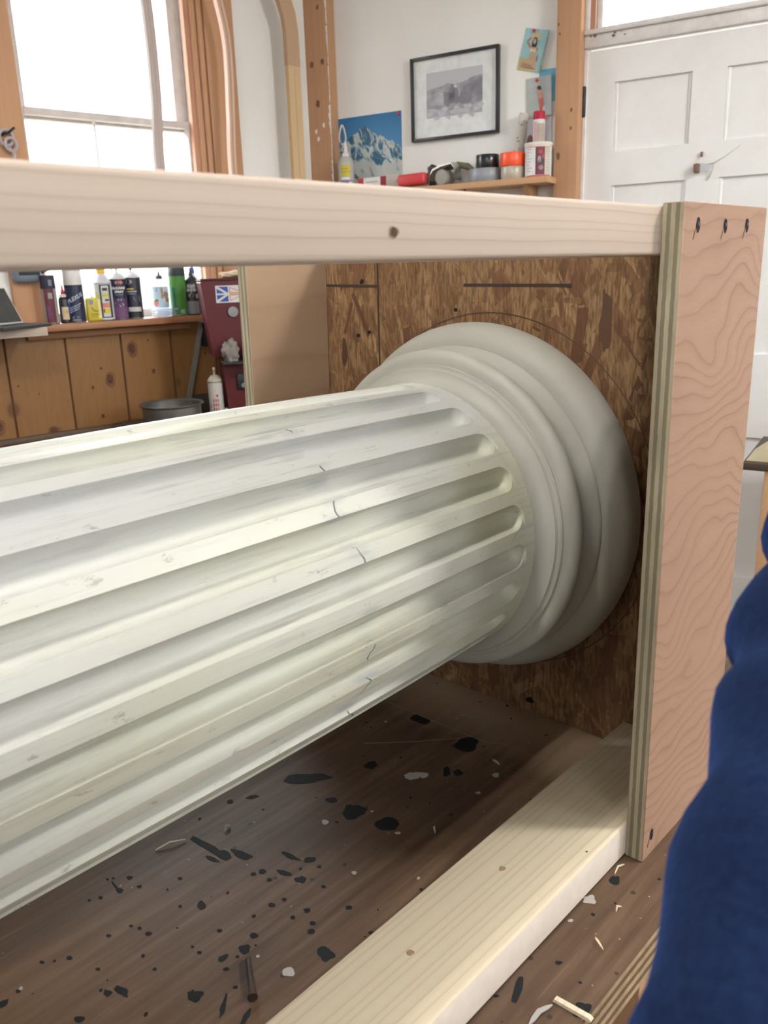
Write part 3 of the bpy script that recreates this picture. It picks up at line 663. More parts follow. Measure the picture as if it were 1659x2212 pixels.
# strand board end panel: a core sheet covered with pressed flakes
OD0, OD1 = .1765, .1695           # inner face, near and far end
e1 = V((OD1-OD0, CW_-T, 0)).normalized(); e2 = V((-e1.y, e1.x, 0))    # along the panel, towards the column
OF = Frame((OD0, T, 0), e1, e2)
mb = MB(); OW = CW_-T-.001
mb.box(OF, .0005, OW, -.0115, 0, .0008, CH-.004, 'osb')
la = mb.bm.loops.layers.float_color.new('strand')
for f in mb.bm.faces:
    for l in f.loops: l[la] = (.17, .085, .042, 1)
pal = [(.34, .205, .098), (.30, .175, .082), (.26, .145, .070), (.38, .24, .12), (.22, .115, .058), (.17, .08, .045), (.32, .18, .095), (.27, .14, .075)]
rnd = random.Random(11)
for i in range(2600):
    L = rnd.uniform(.06, .16) if i < 1900 else rnd.uniform(.02, .07); w = L*rnd.uniform(.10, .24)
    a, cz = rnd.uniform(.004, OW-.004), rnd.uniform(.004, CH-.008)
    t = rnd.gauss(math.pi/2 - .12, .42) if rnd.random() < .82 else rnd.uniform(0, math.pi)
    ct, st_ = math.cos(t), math.sin(t)
    h = .0001 + .0009*i/2600
    pts = []
    k0, k1 = rnd.uniform(-.35, .35), rnd.uniform(-.35, .35)
    for u, v in ((-.5, -.5+k0*.4), (-.5+k0*.2, .0), (-.47, .5), (-.1, .5+rnd.uniform(-.18, .05)), (.3, .5), (.5, .45+k1*.3), (.5+k1*.12, 0.02), (.46, -.5), (.1, -.5+rnd.uniform(-.05, .2))):
        x, y = u*L, v*w
        pts.append((min(max(a + x*ct - y*st_, .0008), OW-.0008), min(max(cz + x*st_ + y*ct, .001), CH-.0045)))
    tl = rnd.uniform(-.0004, .0004)
    try: f = mb.face([OF.p(p, h + tl*(q/ max(1, len(pts))), z) for q, (p, z) in enumerate(pts)], 'osb')
    except ValueError: continue
    c = pal[min(7, int(abs(rnd.gauss(0, 3.0))))]; k = rnd.uniform(.70, 1.08)
    for l in f.loops: l[la] = (c[0]*k, c[1]*k, c[2]*k, 1)
# marking-out lines: a circle and ruled lines in pencil
d = .0013
def osy(y): return (y-T)
cyc, czc = .3045, .2819
circ = [(osy(cyc + .2205*math.cos(t)), czc + .2205*math.sin(t)) for t in [2*math.pi*i/96 for i in range(97)]]
mb.stroke(OF, circ, .0012, d, 'pencil_faint')
mb.stroke(OF, [(osy(.584), .536), (osy(.483), .534)], .0034, d, 'pencil'); mb.stroke(OF, [(osy(.343), .534), (osy(.198), .532)], .0034, d, 'pencil')
mb.stroke(OF, [(osy(.481), .592), (osy(.484), .30)], .0030, d, 'pencil')
for y, z, r_ in ((.24, .017, .006), (.52, .47, .0035), (.50, .475, .003), (.51, .54, .004), (.355, .505, .003), (.27, .57, .005)): mb.blob(OF.p(osy(y), 0, z), OF.ex*r_, OF.ez*r_*.8, 'hole', OF.ey, 10, .3, .0014)
mb.blob(OF.p(osy(.548), 0, .445), OF.ex*.006, OF.ez*.017, 'knot', OF.ey, 14, .3, .0014); mb.blob(OF.p(osy(.155), 0, .49), OF.ex*.007, OF.ez*.030, P('dark_flake', .10, .05, .03), OF.ey, 14, .35, .0012)
o = mb.build('end_panel', cr, recalc=False, smooth=False); o['label'] = 'brown strand board end panel with a pencilled circle'
# rails
def rail(y0, z0, z1, mat, x0=-2.0, x1=.1685):
    r = MB(); r.box(FC, x0, x1, y0, y0+RW, z0, z1, mat, .0028, 3, fm={(1, 0): 'rail_side'} if mat == 'rail_low' else None); return r
r = rail(.0176, .0007, .038, 'rail_low')
kn = P('pale_knot', .42, .28, .15)
for x, y, q in ((-.131, .071, .003), (-.257, .070, .0028)): r.blob(V((x, y, .038)), V((q, -q*.5, 0)), V((q*.5, q*.9, 0)), kn, V((0, 0, 1)), 10, .3, .0003)
r.blob(V((-.063, .025, .038)), V((.0012, 0, 0)), V((0, .0012, 0)), 'knot', V((0, 0, 1)), 8, .2, .0003)
o = r.build('rail', cr); o['label'] = 'pale spruce lower rail lying on the bench'
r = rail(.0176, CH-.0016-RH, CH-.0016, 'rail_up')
r.blob(V((-.313, .0176, .5735)), V((.0040, 0, 0)), V((0, 0, .0032)), P('knot_ring', .36, .24, .15), V((0, -1, 0)), 14, .2, .0003)
r.blob(V((-.313, .0176, .5735)), V((.0026, 0, 0)), V((0, 0, .0022)), 'knot', V((0, -1, 0)), 12, .25, .0006)
o = r.build('rail', cr); o['label'] = 'pale spruce upper rail across the top of the crate'
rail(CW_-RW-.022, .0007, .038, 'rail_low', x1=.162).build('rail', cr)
# ================================================================== THE COLUMN
CY, CZ = .3045, .2819
cl = thing('fluted_column', (0, CY, CZ), 'white-painted fluted wooden column lying inside the open crate', 'column')
bm = bmesh.new(); NF = 24; HW = R(4.95); XE = .020; hwm = HW*.1555
XS = [-2.0, -1.8, -1.6, -1.4, -1.2, -1.0, -.9, -.8, -.7, -.6, -.5, -.4, -.3, -.2, -.1, -.04, XE-hwm] + [XE-hwm + hwm*math.sin(math.pi/2*i/12) for i in range(1, 13)] + [.026, .032, .038]
UI = [math.sin(math.pi/2*i/6) for i in range(-6, 7)]
ring = []; d0 = .0150
def rad(x):
    s = -x; return .1535 + .0321*s - .0519*s*s if s < .35 else .1535 + .0321*.35 - .0519*.35**2 - (s-.35)*.004
for x in XS:
    w = 1.0 if x <= XE-hwm else math.sqrt(max(0.0, 1-((x-(XE-hwm))/hwm)**2)) if x < XE else 0.0
    row = []; r0 = rad(min(x, .03)) + (.0006*max(0, x-.026)/.012)
    for k in range(NF):
        c = R(107.0+15*k)
        for u in UI:
            t = c + HW*u*max(w, .02); dep = d0*w*(max(0, 1-u*u))**.56
            row.append((x, CY+(r0-dep)*math.cos(t), CZ+(r0-dep)*math.sin(t)))
        # fillet between flutes
        for q in (.33, .67):
            ta = c + HW*max(w, .02); tb = R(107.0+15*(k+1)) - HW*max(w, .02); t = ta+(tb-ta)*q
            row.append((x, CY+r0*math.cos(t), CZ+r0*math.sin(t)))
    ring.append([bm.verts.new(V(p)-V((0, CY, CZ))) for p in row])
m = len(ring[0]); per = len(UI)+2
for A, B in zip(ring, ring[1:]):
    for i in range(m):
        j = (i+1) % m; bm.faces.new([A[i], A[j], B[j], B[i]])
bm.faces.new(ring[0])
bmesh.ops.recalc_face_normals(bm, faces=bm.faces)
for f in bm.faces: f.smooth = True
for f in bm.faces:
    if len(f.verts) > 4: f.smooth = False
bm.edges.ensure_lookup_table(); bm.verts.index_update()
for e in bm.edges:
    i, j = e.verts[0].index, e.verts[1].index
    if i % m == j % m and (i % m) % per in (0, len(UI)-1) and max(i, j)//m <= len(XS)-4: e.smooth = False
me = D.meshes.new('shaft'); bm.to_mesh(me); bm.free(); me.materials.append(M['shaft'])
o = D.objects.new('shaft', me); COL.objects.link(o); o.parent = cl
WORLD[o.name] = WORLD[cl.name]
# object space of the parts is offset by the column's own axis, so the paint reads world-like coordinates through the offset below
AX = Frame((0, CY, CZ), (0, 1, 0), (0, 0, 1), (1, 0, 0))
prof = [(.150, .034), (.15295, .0372), (.1532, .041), (.1543, .0465), (.1570, .051), (.1610, .0545), (.1648, .0560), (.1660, .0562), (.1660, .0580), (.1672, .0600), (.1690, .0608), (.1706, .0606), (.1712, .0612), (.1712, .0640)]
for i in range(9):        # second torus
    t = -math.pi/2 + (math.pi*.92)*i/8; prof.append((.1755 + .0105*math.cos(t) , .0745 + .0105*math.sin(t)))
for i in range(7):        # scotia
    t = i/6; prof.append((.1795 - .0022*math.sin(math.pi*t) + .0065*t*t, .087 + .022*t))
prof += [(.1868, .1100), (.1872, .1118), (.1852, .1128)]
for i in range(13):       # large lower torus
    t = -math.pi/2 + math.pi*i/12*.98; prof.append((.1830 + .0285*math.cos(t)**.8 if math.cos(t) > 0 else .1830, .1435 + .0305*math.sin(t)))
prof += [(.17, .1742), (.0, .1742)]
mb = MB(); mb.lathe(AX, prof, 'col_base', 144, close=False); o = mb.build('base', cl, sharp=.6); o['label'] = 'smooth moulded base of torus rings in cream primer'

# ------------------------------------------------------------------ bits lying on the bench
nl = MB(); a, b = V((-.325, .192, .0042)), V((-.346, .160, .0046)); dirn = (b-a).normalized()
nl.tube([a-dirn*.004, a, b, b+dirn*.0005], [.0005, .0024, .0027, .0027], P('rusty_nail', .06, .04, .03, rough=.6), 10)
nl.tube([b, b+dirn*.0022], .0042, P('rusty_nail', .06, .04, .03), 12)
tag(nl.build('nail', loc=(-.3355, .176, 0)), 'rusty nail lying on the bench top close to the lower rail', 'nail')
chips = [((-.234, .346), (-.224, .350), .0032, 'small pale wood chip on the bench just under the column shaft', 'wht'),
         ((-.297, .376), (-.268, .366), .0012, 'thin pale splinter on the bench beside the column underside', 'rail_low'),
         ((-.095, .178), (-.087, .185), .0022, 'tiny white chip on the dark bench near the lower rail', 'wht'),
         ((-.113, -.013), (-.121, -.025), .0018, 'curved pale sliver on the bench in front of the lower rail', 'rail_low'),
         ((-.074, -.012), (-.066, -.013), .0018, 'short pale sliver in front of the rail, towards the near side board', 'rail_low'),
         ((-.031, .012), (-.014, .011), .0014, 'pale splinter at the foot of the near side board', 'rail_low'),
         ((-.222, -.018), (-.196, -.022), .0042, 'cream curled shaving beside the broken stick at the bench edge', 'wht')]
for i, (p, q, w_, lab, mt) in enumerate(chips):
    p, q = V((*p, .0012)), V((*q, .0018)); mid = (p+q)/2 + V((0, .0016, .0022)); t = (q-p).normalized(); s_v = t.cross(V((0, 0, 1)))
    c = MB(); pts = [p, p*.6+mid*.4, mid, mid*.4+q*.6, q]; ws = [.3, .9, 1, .8, .2]
    bot = [c.bm.verts.new(x+s_v*w_/2*k-V((0, 0, .0006))) for x, k in zip(pts, ws)]; bot2 = [c.bm.verts.new(x-s_v*w_/2*k-V((0, 0, .0006))) for x, k in zip(pts, ws)]
    top = [c.bm.verts.new(x+s_v*w_/2*k+V((0, 0, .0005))) for x, k in zip(pts, ws)]; top2 = [c.bm.verts.new(x-s_v*w_/2*k+V((0, 0, .0005))) for x, k in zip(pts, ws)]
    mi = c.slot(mt)
    for k in range(4):
        for Q in ((top[k], top[k+1], top2[k+1], top2[k]), (bot[k], bot2[k], bot2[k+1], bot[k+1]), (top[k], bot[k], bot[k+1], top[k+1]), (top2[k], top2[k+1], bot2[k+1], bot2[k])): c.bm.faces.new(Q).material_index = mi
    c.bm.faces.new((top[0], top2[0], bot2[0], bot[0])); c.bm.faces.new((top[4], bot[4], bot2[4], top2[4]))
    tag(c.build('wood_chip' if 'chip' in lab else ('wood_shaving' if 'shaving' in lab else 'wood_splinter'), loc=((p+q)/2).to_tuple()[:2]+(0,)), lab, 'scrap')
sk = MB(); sk.prism(Frame((-.189, -.036, .0004), (.05, -1, 0), (1, .05, 0)), [(-.0165, 0), (.0155, 0), (.0165, .002), (.014, .0036), (-.015, .003)], -.0022, .0022, 'rail_low')
tag(sk.build('wood_stick', loc=(-.189, -.036, 0)), 'broken cream stick lying at the front edge of the bench', 'scrap')

# ================================================================== THINGS ON THE WINDOW SILL
SZ = .407
def sill_frame(s, d=.075, z=SZ): return Frame(FW.p(s, d, z), (1, 0, 0), (0, 1, 0))
def spray(name, label, F, r, h, bands, cap, capmat, cat='spray can', marks=None, group=None, domemat='steel', nozzle=None):
    """aerosol: body of printed bands, steel rims and dome, then a cap or a nozzle"""
    t = thing(name, F.o, label, cat, group)
    mb = MB(); pr = [(r*.9, 0), (r, .002), (r, .004)]; bd = ['steel', 'steel']
    for z, m in bands: pr.append((r, z)); bd.append(m)
    mb.lathe(F, pr, bands[0][1], 36, bd)
    if marks: marks(Wrap(mb, F, r, face_phi(F)))
    mb.build('can', t)
    z = bands[-1][0]; dm = MB()
    if cap == 'cap':
        dm.lathe(F, [(r*1.0, z), (r*1.01, z+.002), (r*.97, h-.004), (r*.90, h), (0, h)], capmat, 32); dm.build('cap', t)
    elif cap == 'dome':
        dm.lathe(F, [(r*1.02, z), (r*1.02, z+.003), (r*.93, z+.006), (r*.78, z+.013), (r*.58, z+.018), (r*.52, z+.018), (r*.52, z+.021), (.004, z+.021), (.003, h-.006), (0, h-.006)], domemat, 32); dmo = dm.build('dome', t)
        nz = MB(); nz.lathe(F, [(.0045, h-.0085), (.005, h-.002), (.004, h), (0, h)], capmat, 14); nz.build('nozzle', dmo)
    elif cap == 'cone':
        dm.lathe(F, [(r*1.02, z), (r*1.02, z+.003), (r*.93, z+.006), (r*.55, z+.028), (r*.42, z+.032), (r*.42, z+.035), (0, z+.035)], domemat, 32); dm.build('dome', t)
        nz = MB(); nz.lathe(F, [(r*.46, z+.034), (r*.46, h-.004), (r*.42, h), (0, h)], capmat, 20); nz.build('cap', t)
    return t
navy = P('navy_label', .012, .014, .045, rough=.35, spec=.5); white = P('label_white', .72, .72, .72, rough=.4, spec=.4); blk = P('label_black', .014, .015, .02, rough=.35, spec=.5)
grey = P('label_grey', .30, .30, .32, rough=.4); red = P('label_red', .42, .035, .03, rough=.4); yel = P('label_yellow', .52, .42, .03, rough=.4, spec=.4); purple = P('label_purple', .16, .07, .16, rough=.4)
maroon = P('label_maroon', .10, .022, .03, rough=.4); ora = P('label_orange', .70, .22, .10, rough=.4); capw = P('cap_white', .66, .64, .62, rough=.45); capy = P('cap_yellow', .80, .46, .02, rough=.4)
blue = P('label_blue', .03, .07, .32, rough=.4); cream = P('label_cream', .60, .47, .30, rough=.5); green = P('label_green', .06, .20, .035, rough=.4); dgreen = P('label_dark_green', .02, .10, .06, rough=.4)
def mk_red(w):
    w.rect(.004, .016, .005, .118, maroon); w.rect(-.018, .004, .005, .118, P('label_rose', .14, .04, .05)); w.rect(-.004, .010, .085, .105, grey, .0006)
    w.rect(-.012, -.002, .020, .060, purple, .0006); w.rect(.002, .014, .128, .148, P('cap_mark', .2, .19, .27), .0006)
spray('spray_can', 'red and grey spray can with a dark cap, beside the left window casing', sill_frame(-1.284), .0245, .163, [(.118, P('label_redgrey', .33, .30, .30)), (.121, blk)], 'cap', P('cap_dark_blue', .03, .03, .055), marks=mk_red)
# little dropper bottle with a red tip
F = sill_frame(-1.233, .068); t = thing('glue_bottle', F.o, 'small bottle with a red pointed tip and cream label on the sill', 'bottle')
mb = MB(); mb.lathe(F, [(.016, 0), (.018, .002), (.018, .075), (.016, .085), (.010, .090), (.010, .094)], blk, 24); w = Wrap(mb, F, .018, face_phi(F)); w.rect(-.010, .015, .012, .055, cream); w.oval(.003, .038, .007, .006, P('label_tan', .4, .27, .12)); mb.build('bottle_body', t)
mb = MB(); mb.lathe(F, [(.013, .088), (.013, .096), (.011, .098), (.0, .098)], capw, 20); mb.build('collar', t)
mb = MB(); mb.lathe(F, [(.0075, .097), (.0075, .104), (.004, .112), (.0015, .130), (0, .131)], red, 16); mb.build('tip', t)
def mk_plexus(w):
    w.text('PLEXUS', .0175, .001, .083, P('lettering_pale', .42, .48, .55), R(27), shear=.2, bold=.0006)
    for k in range(3):      # lines of small slanted print
        h0 = .056-.007*k
        for u0, u1 in ((-.020, -.008), (-.006, .006), (.008, .019-.004*k)): w.poly([(u0, h0+u0*.42), (u1, h0+u1*.42), (u1, h0+u1*.42+.0026), (u0, h0+u0*.42+.0026)], P('lettering_pale', .42, .48, .55), .0008)
    w.oval(-.002, .018, .013, .006, P('label_slate', .12, .14, .22)); w.rect(-.016, .014, .008, .010, P('lettering_pale', .42, .48, .55), .0006)
    w.rect(-.030, -.018, .03, .07, blue, .0003)
spray('spray_can', 'tall navy can with slanted pale lettering and a white cap', sill_frame(-1.196), .0315, .194, [(.128, navy)], 'cap', capw, marks=mk_plexus)
# yellow oil tin: a flat oval can with a spout
F = sill_frame(-1.131, .078); F = F.rotz(R(-8)); t = thing('oil_tin', F.o, 'small flat yellow oil tin with a thin spout on the sill', 'tin')
mb = MB(); mb.box(F, -.029, .029, -.0125, .0125, 0, .0825, yel, .006, 3)
FT = Frame(F.p(0, -.0125, 0), F.ex, -F.ey)
mb.poly(FT, [(.010, .010), (.026, .010), (.026, .076), (.010, .076)], .0006, P('label_pale_yellow', .72, .66, .30)); mb.poly(FT, [(-.022, .058), (-.006, .058), (-.004, .074), (-.020, .076)], .0008, P('label_greyblue', .25, .25, .30))
mb.stroke(FT, [(-.014, .050), (-.008, .040), (.002, .034), (.012, .036)], .004, .001, P('label_olive', .25, .22, .06)); mb.stroke(FT, [(-.018, .024), (.012, .024)], .003, .001, P('label_olive', .25, .22, .06)); mb.stroke(FT, [(-.018, .016), (.006, .016)], .002, .001, P('label_olive', .25, .22, .06))
mb.build('tin_body', t); mb = MB(); mb.lathe(Frame(F.p(-.004, 0, .0822), F.ex, F.ey), [(.006, 0), (.005, .003), (.0022, .004), (.0010, .018), (0, .018)], 'steel', 12); mb.build('spout', t)
def mk_yel(w):
    w.rect(-.012, .030, .010, .126, P('label_charcoal', .05, .055, .06)); w.rect(-.006, .020, .014, .122, P('label_pale', .55, .56, .52), .0006)
    w.rect(-.006, .020, .046, .062, P('label_salmon', .62, .22, .16), .0008); w.rect(-.004, .020, .026, .042, P('label_lemon', .60, .52, .06), .0008); w.rect(-.004, .018, .084, .094, P('label_lemon', .60, .52, .06), .0008)
    w.rect(-.002, .016, .104, .114, P('label_charcoal', .05, .055, .06), .0008); w.rect(.004, .018, .068, .075, P('label_charcoal', .05, .055, .06), .0008); w.rect(-.005, .0, .028, .042, red, .0009)
    w.rect(-.030, -.022, .07, .10, P('label_lemon', .60, .52, .06), .0006)
spray('spray_can', 'white can with yellow cap and dark striped label, behind the oil tin', sill_frame(-1.087, .070), .0325, .196, [(.128, P('can_white', .55, .57, .60)), (.130, 'steel')], 'cone', capy, marks=mk_yel, domemat=P('cone_white', .52, .53, .56))
def mk_sil(w):
    w.rect(-.029, .029, .006, .045, purple, .0003); w.rect(-.029, .029, .045, .075, P('label_plum', .09, .05, .11), .0003)
    w.oval(.004, .131, .015, .0075, P('label_orange_red', .55, .12, .09)); w.text('CRC', .010, .004, .131, P('lettering_peach', .8, .5, .4), shear=.15)
    w.text('SILICONE', .0112, .001, .111, white, bold=.0005); w.text('SPRAY', .0112, .002, .098, white, bold=.0005)
    w.rect(-.014, .018, .087, .0885, grey, .0006); w.oval(-.004, .070, .003, .003, grey); w.oval(.006, .070, .003, .003, grey)
    w.poly([(-.018, .062), (.012, .058), (.014, .050), (.002, .046), (-.002, .052), (-.016, .058)], P('lettering_lilac', .55, .5, .6))
spray('spray_can', 'navy and purple can with white lettering, left of two with pale domes', sill_frame(-1.031, .078), .0295, .181, [(.142, navy)], 'dome', capw, marks=mk_sil, domemat=P('dome_pale', .50, .50, .50))
def mk_dark(w):
    w.oval(-.012, .132, .014, .008, P('label_silver', .34, .34, .37)); w.rect(-.022, .004, .104, .109, yel, .0006); w.rect(-.022, .014, .096, .099, P('lettering_grey', .5, .5, .52), .0006); w.rect(-.02, .008, .088, .090, grey, .0006)
    w.poly([(.0, .078), (.022, .084), (.024, .060), (.004, .064)], P('label_steelgrey', .22, .22, .25)); w.rect(-.022, .026, .026, .042, P('label_bone', .52, .51, .48), .0006); w.rect(-.022, .026, .0045, .025, blk, .0006)
spray('spray_can', 'dark navy can with yellow line and white band, right of two with pale domes', sill_frame(-.974, .074), .031, .182, [(.145, P('label_midnight', .014, .015, .032, rough=.35, spec=.5))], 'dome', blk, marks=mk_dark, domemat=P('dome_pale', .50, .50, .50))
# clear bottle with a label, a low plastic tub in front of it
F = sill_frame(-.852, .052); t = thing('plastic_bottle', F.o, 'clear plastic bottle with a blue and tan label against the window', 'bottle')
mb = MB(); mb.lathe(F, [(.036, 0), (.0385, .003), (.0385, .112), (.030, .126), (.012, .136), (.012, .142)], 'clear', 36)
mb.build('bottle_body', t)
mb = MB(); w = Wrap(mb, F, .0385, face_phi(F)); w.rect(-.032, .032, .034, .110, P('label_sky', .48, .62, .72), .0004, 10); w.poly([(-.032, .110), (-.012, .110), (-.012, .092), (-.020, .095), (-.030, .106)], blue, .0008)
for u, h, a_, b_, m_ in ((.006, .095, .004, .015, 'tan'), (.006, .075, .004, .010, 'tan'), (.020, .080, .010, .012, 'brn'), (.024, .062, .008, .010, 'brn')): w.oval(u, h, a_, b_, P('label_'+m_, *((.42, .26, .10) if m_ == 'tan' else (.30, .20, .13))), .0009)
w.oval(-.020, .050, .010, .012, P('label_coral', .62, .22, .20), .0009); w.oval(-.016, .060, .007, .005, green, .001); mb.build('label_sheet', t)
mb = MB(); mb.lathe(F, [(.013, .138), (.012, .148), (.004, .154), (.0012, .170), (0, .171)], P('tip_dark', .05, .05, .06), 18); mb.build('tip', t)
F = sill_frame(-.856, .084); t = thing('plastic_tub', F.p(0, 0, 0), 'low clear plastic tub on the sill in front of the clear bottle', 'tub')
F2 = Frame(F.o, FW.ex, -FW.ey)
mb = MB(); mb.box(F2, -.040, .040, -.020, .012, .001, .022, 'clear', .006, 3); mb.box(F2, -.043, .043, -.023, .0125, .0222, .030, 'clear', .003, 2); mb.build('tub_body', t)
def mk_green(w):
    w.rect(-.026, -.012, .006, .105, dgreen); w.rect(-.012, .026, .006, .03, P('label_leaf', .05, .18, .05), .0003); w.rect(.004, .02, .008, .024, P('label_mint', .25, .4, .25), .0006)
spray('spray_can', 'bright green spray can with a dark cap on the sill', sill_frame(-.791, .078), .031, .182, [(.146, green), (.150, P('cap_dark', .03, .035, .04))], 'cap', P('cap_dark', .03, .035, .04), marks=mk_green)
F = sill_frame(-.733, .080); t = thing('squeeze_bottle', F.o, 'black squeeze bottle with pointed tip and grey lower label on the sill', 'bottle')
mb = MB(); mb.lathe(F, [(.028, 0), (.031, .003), (.0315, .075), (.031, .11), (.026, .128), (.016, .140), (.009, .146)], blk, 32); w = Wrap(mb, F, .0315, face_phi(F))
w.rect(-.026, .026, .004, .052, P('label_ash', .20, .20, .22), .0005)

for u, h, a_, b_ in ((-.012, .108, .005, .006), (-.001, .106, .004, .006), (.009, .108, .005, .006), (-.014, .093, .006, .006), (-.002, .092, .004, .006), (.010, .093, .006, .006)): w.rect(u-a_, u+a_, h-b_, h+b_, P('lettering_ash', .33, .34, .35), .0006, 3)
w.poly([(-.016, .076), (-.004, .084), (.010, .080), (.004, .068), (-.012, .066)], P('label_ash', .20, .20, .22)); w.rect(.014, .024, .062, .078, P('lettering_ash', .33, .34, .35), .0006)
mb.build('bottle_body', t); mb = MB(); mb.lathe(F, [(.010, .144), (.009, .150), (.004, .160), (.0022, .176), (0, .177)], blk, 16); mb.build('tip', t)
F = sill_frame(-.704, .045); t = thing('glue_bottle', F.o, 'slim white bottle with a blue cap at the right end of the sill', 'bottle')
mb = MB(); mb.lathe(F, [(.020, 0), (.022, .003), (.022, .12), (.018, .138), (.008, .150), (.008, .156)], white, 24); w = Wrap(mb, F, .022, face_phi(F)); w.rect(-.012, .014, .098, .108, green, .0005); w.rect(-.014, .014, .02, .09, P('label_palegrey', .5, .5, .5), .0004); mb.build('bottle_body', t)
mb = MB(); mb.lathe(F, [(.009, .154), (.008, .172), (.003, .182), (0, .183)], blue, 16); mb.build('cap', t)
# ================================================================== THE SHELF ON THE BACK WALL
SHZ = .859
t = thing('wall_shelf', FP.p(.6, .07, SHZ-.02), 'narrow pine wall shelf holding tape rolls and cans, beside the white door', 'shelf')
mb = MB(); mb.box(FP, .098, 1.080, .0005, .142, SHZ-.022, SHZ, 'shelf', .002); mb.build('board', t)
for a in (.25, .98):
    mb = MB(); mb.prism(Frame(FP.p(a, 0, 0), FP.ey, FP.ex), [(.0005, SHZ-.022), (.11, SHZ-.022), (.02, SHZ-.12), (.0005, SHZ-.12)], -.01, .01, 'shelf'); mb.build('bracket', t)
F = Frame(FP.p(.745, .128, SHZ-.022), (1, 0, 0), (0, 1, 0), (0, 0, -1))
mb = MB(); mb.lathe(F, [(.004, 0), (.004, .008), (.012, .012), (.014, .018), (.010, .024), (0, .026)], blk, 16); mb.build('knob', t)
def shf(s, d=.07, z=SHZ): return Frame(FP.p(s, d, z), (1, 0, 0), (0, 1, 0))
def tape(label, s, d, z, r, h, ri, mat, corem, grp='tape rolls on the wall shelf'):
    F = shf(s, d, z); t = thing('tape_roll', F.o, label, 'tape', grp)
    mb = MB(); mb.lathe(F, [(ri+.004, .0006), (r-.001, .0006), (r, .002), (r, h-.002), (r-.001, h-.0006), (ri+.004, h-.0006), (ri+.004, .0006)], mat, 48, close=False); mb.build('tape', t)
    mb = MB(); mb.lathe(F, [(ri, 0), (ri+.004, 0), (ri+.004, h), (ri, h), (ri, 0)], corem, 32, close=False); mb.build('core', t)
card = P('cardboard_core', .42, .30, .19)
tape('wide silver-grey tape roll lying under the black roll', .808, .072, SHZ, .0655, .048, .038, P('tape_silver', .26, .27, .30, rough=.35, spec=.5), card)
tape('black tape roll stacked on the wide silver-grey roll', .815, .072, SHZ+.048, .044, .050, .028, P('tape_black', .012, .013, .016, rough=.25, spec=.6), card)
tape('tan tape roll lying under the bright orange roll', .923, .085, SHZ, .0445, .046, .030, P('tape_tan', .46, .40, .33, rough=.25, spec=.6), card)
tape('bright orange tape roll stacked on the tan roll', .921, .085, SHZ+.046, .0455, .048, .030, P('tape_orange', .88, .10, .03, rough=.35, spec=.5), card)
# printed tub with a lid and a can standing on it
F = shf(1.018, .074); t = thing('tub', F.o, 'white lidded tub with a dark red photo band at the right end of the shelf', 'tub')
mb = MB(); r = .0485; mb.lathe(F, [(r*.96, 0), (r, .002), (r, .108), (r*.98, .109)], white, 40); w = Wrap(mb, F, r, face_phi(F)); rp = P('label_print_red', .40, .07, .09)
w.rect(-.052, .052, .002, .007, P('label_red_stripe', .52, .06, .08), .0005, 12); w.rect(-.052, .052, .101, .104, P('label_red_line', .62, .22, .12), .0005, 12)
w.rect(-.010, .024, .008, .101, P('label_dark_red', .16, .05, .07), .0006, 8)
for u, h, a_, b_, m_ in ((.008, .085, .008, .008, rp), (.004, .060, .006, .012, grey), (.012, .052, .010, .010, blk), (.010, .032, .009, .008, P('label_mauve', .34, .22, .25)), (.018, .070, .005, .008, rp)): w.oval(u, h, a_, b_, m_, .0009)
ink = P('ink', .30, .28, .30)
for k in range(8): w.rect(-.046, -.022 - .006*(k % 3), .094-.0105*k, .0957-.0105*k, ink, .0006, 4)
w.rect(.024, .050, .008, .101, P('label_ivory', .55, .52, .44), .0005, 5)
for k in range(9): w.rect(.028, .044, .094-.009*k, .0953-.009*k, ink, .0008, 4)
mb.build('tub_body', t); mb = MB(); mb.lathe(F, [(r*.9, .109), (r*1.05, .109), (r*1.06, .112), (r*1.05, .1185), (r*.98, .1195), (0, .119)], P('lid_ivory', .72, .68, .58), 40); mb.build('lid', t)
F2 = Frame(F.p(.001, 0, .1195), F.ex, F.ey)
def mk_small(w):
    w.rect(-.020, -.008, .004, .070, P('label_pink', .60, .36, .38)); w.rect(-.006, .022, .004, .064, P('label_taupe', .42, .36, .32), .0005)
    for k in range(6): w.poly([(-.004, .012+.009*k), (.018, .020+.009*k), (.018, .0225+.009*k), (-.004, .0145+.009*k)], P('label_rosebrown', .35, .22, .21), .0008)
spray('spray_can', 'small pale can with a dark red cap, standing on the lidded tub', F2, .0213, .106, [(.078, P('can_lilac', .66, .62, .64))], 'cap', P('cap_crimson', .42, .02, .05), marks=mk_small)
# paper roll leaning in the corner
t0, t1 = FP.p(.918, .150-.03, SHZ+.001), FP.p(.945, .022, SHZ+.252)
ax = (t1-t0).normalized(); e = ax.cross(V((0, 0, 1))).normalized(); F = Frame(t0 + V((0, 0, .006)), e, ax.cross(e), ax)
F = Frame(FP.p(.903, .022, SHZ+.002), FP.ex, -FP.ey).tilt(R(-9)); L = .236
t = thing('paper_roll', F.o, 'rolled paper tube with dark marks leaning behind the orange tape', 'paper roll')
mb = MB(); mb.lathe(Frame(F.p(0, 0, 0), F.ex, F.ey, F.ez), [(.0165, 0), (.0175, .004), (.0175, L-.004), (.0168, L), (.013, L), (.0125, L-.02), (0, L-.02)], P('roll_paper', .60, .56, .50), 24)
w = Wrap(mb, F, .0175, face_phi(F)); mk = P('roll_mark', .20, .17, .15)
for h, u in ((.20, -.008), (.195, .006), (.150, -.004), (.139, .002), (.105, -.010)): w.poly([(u-.012, h-.005), (u-.003, h+.001), (u+.012, h+.006), (u+.012, h+.011), (u-.001, h+.006), (u-.012, h+.001)], mk)
mb.build('sheet', t)
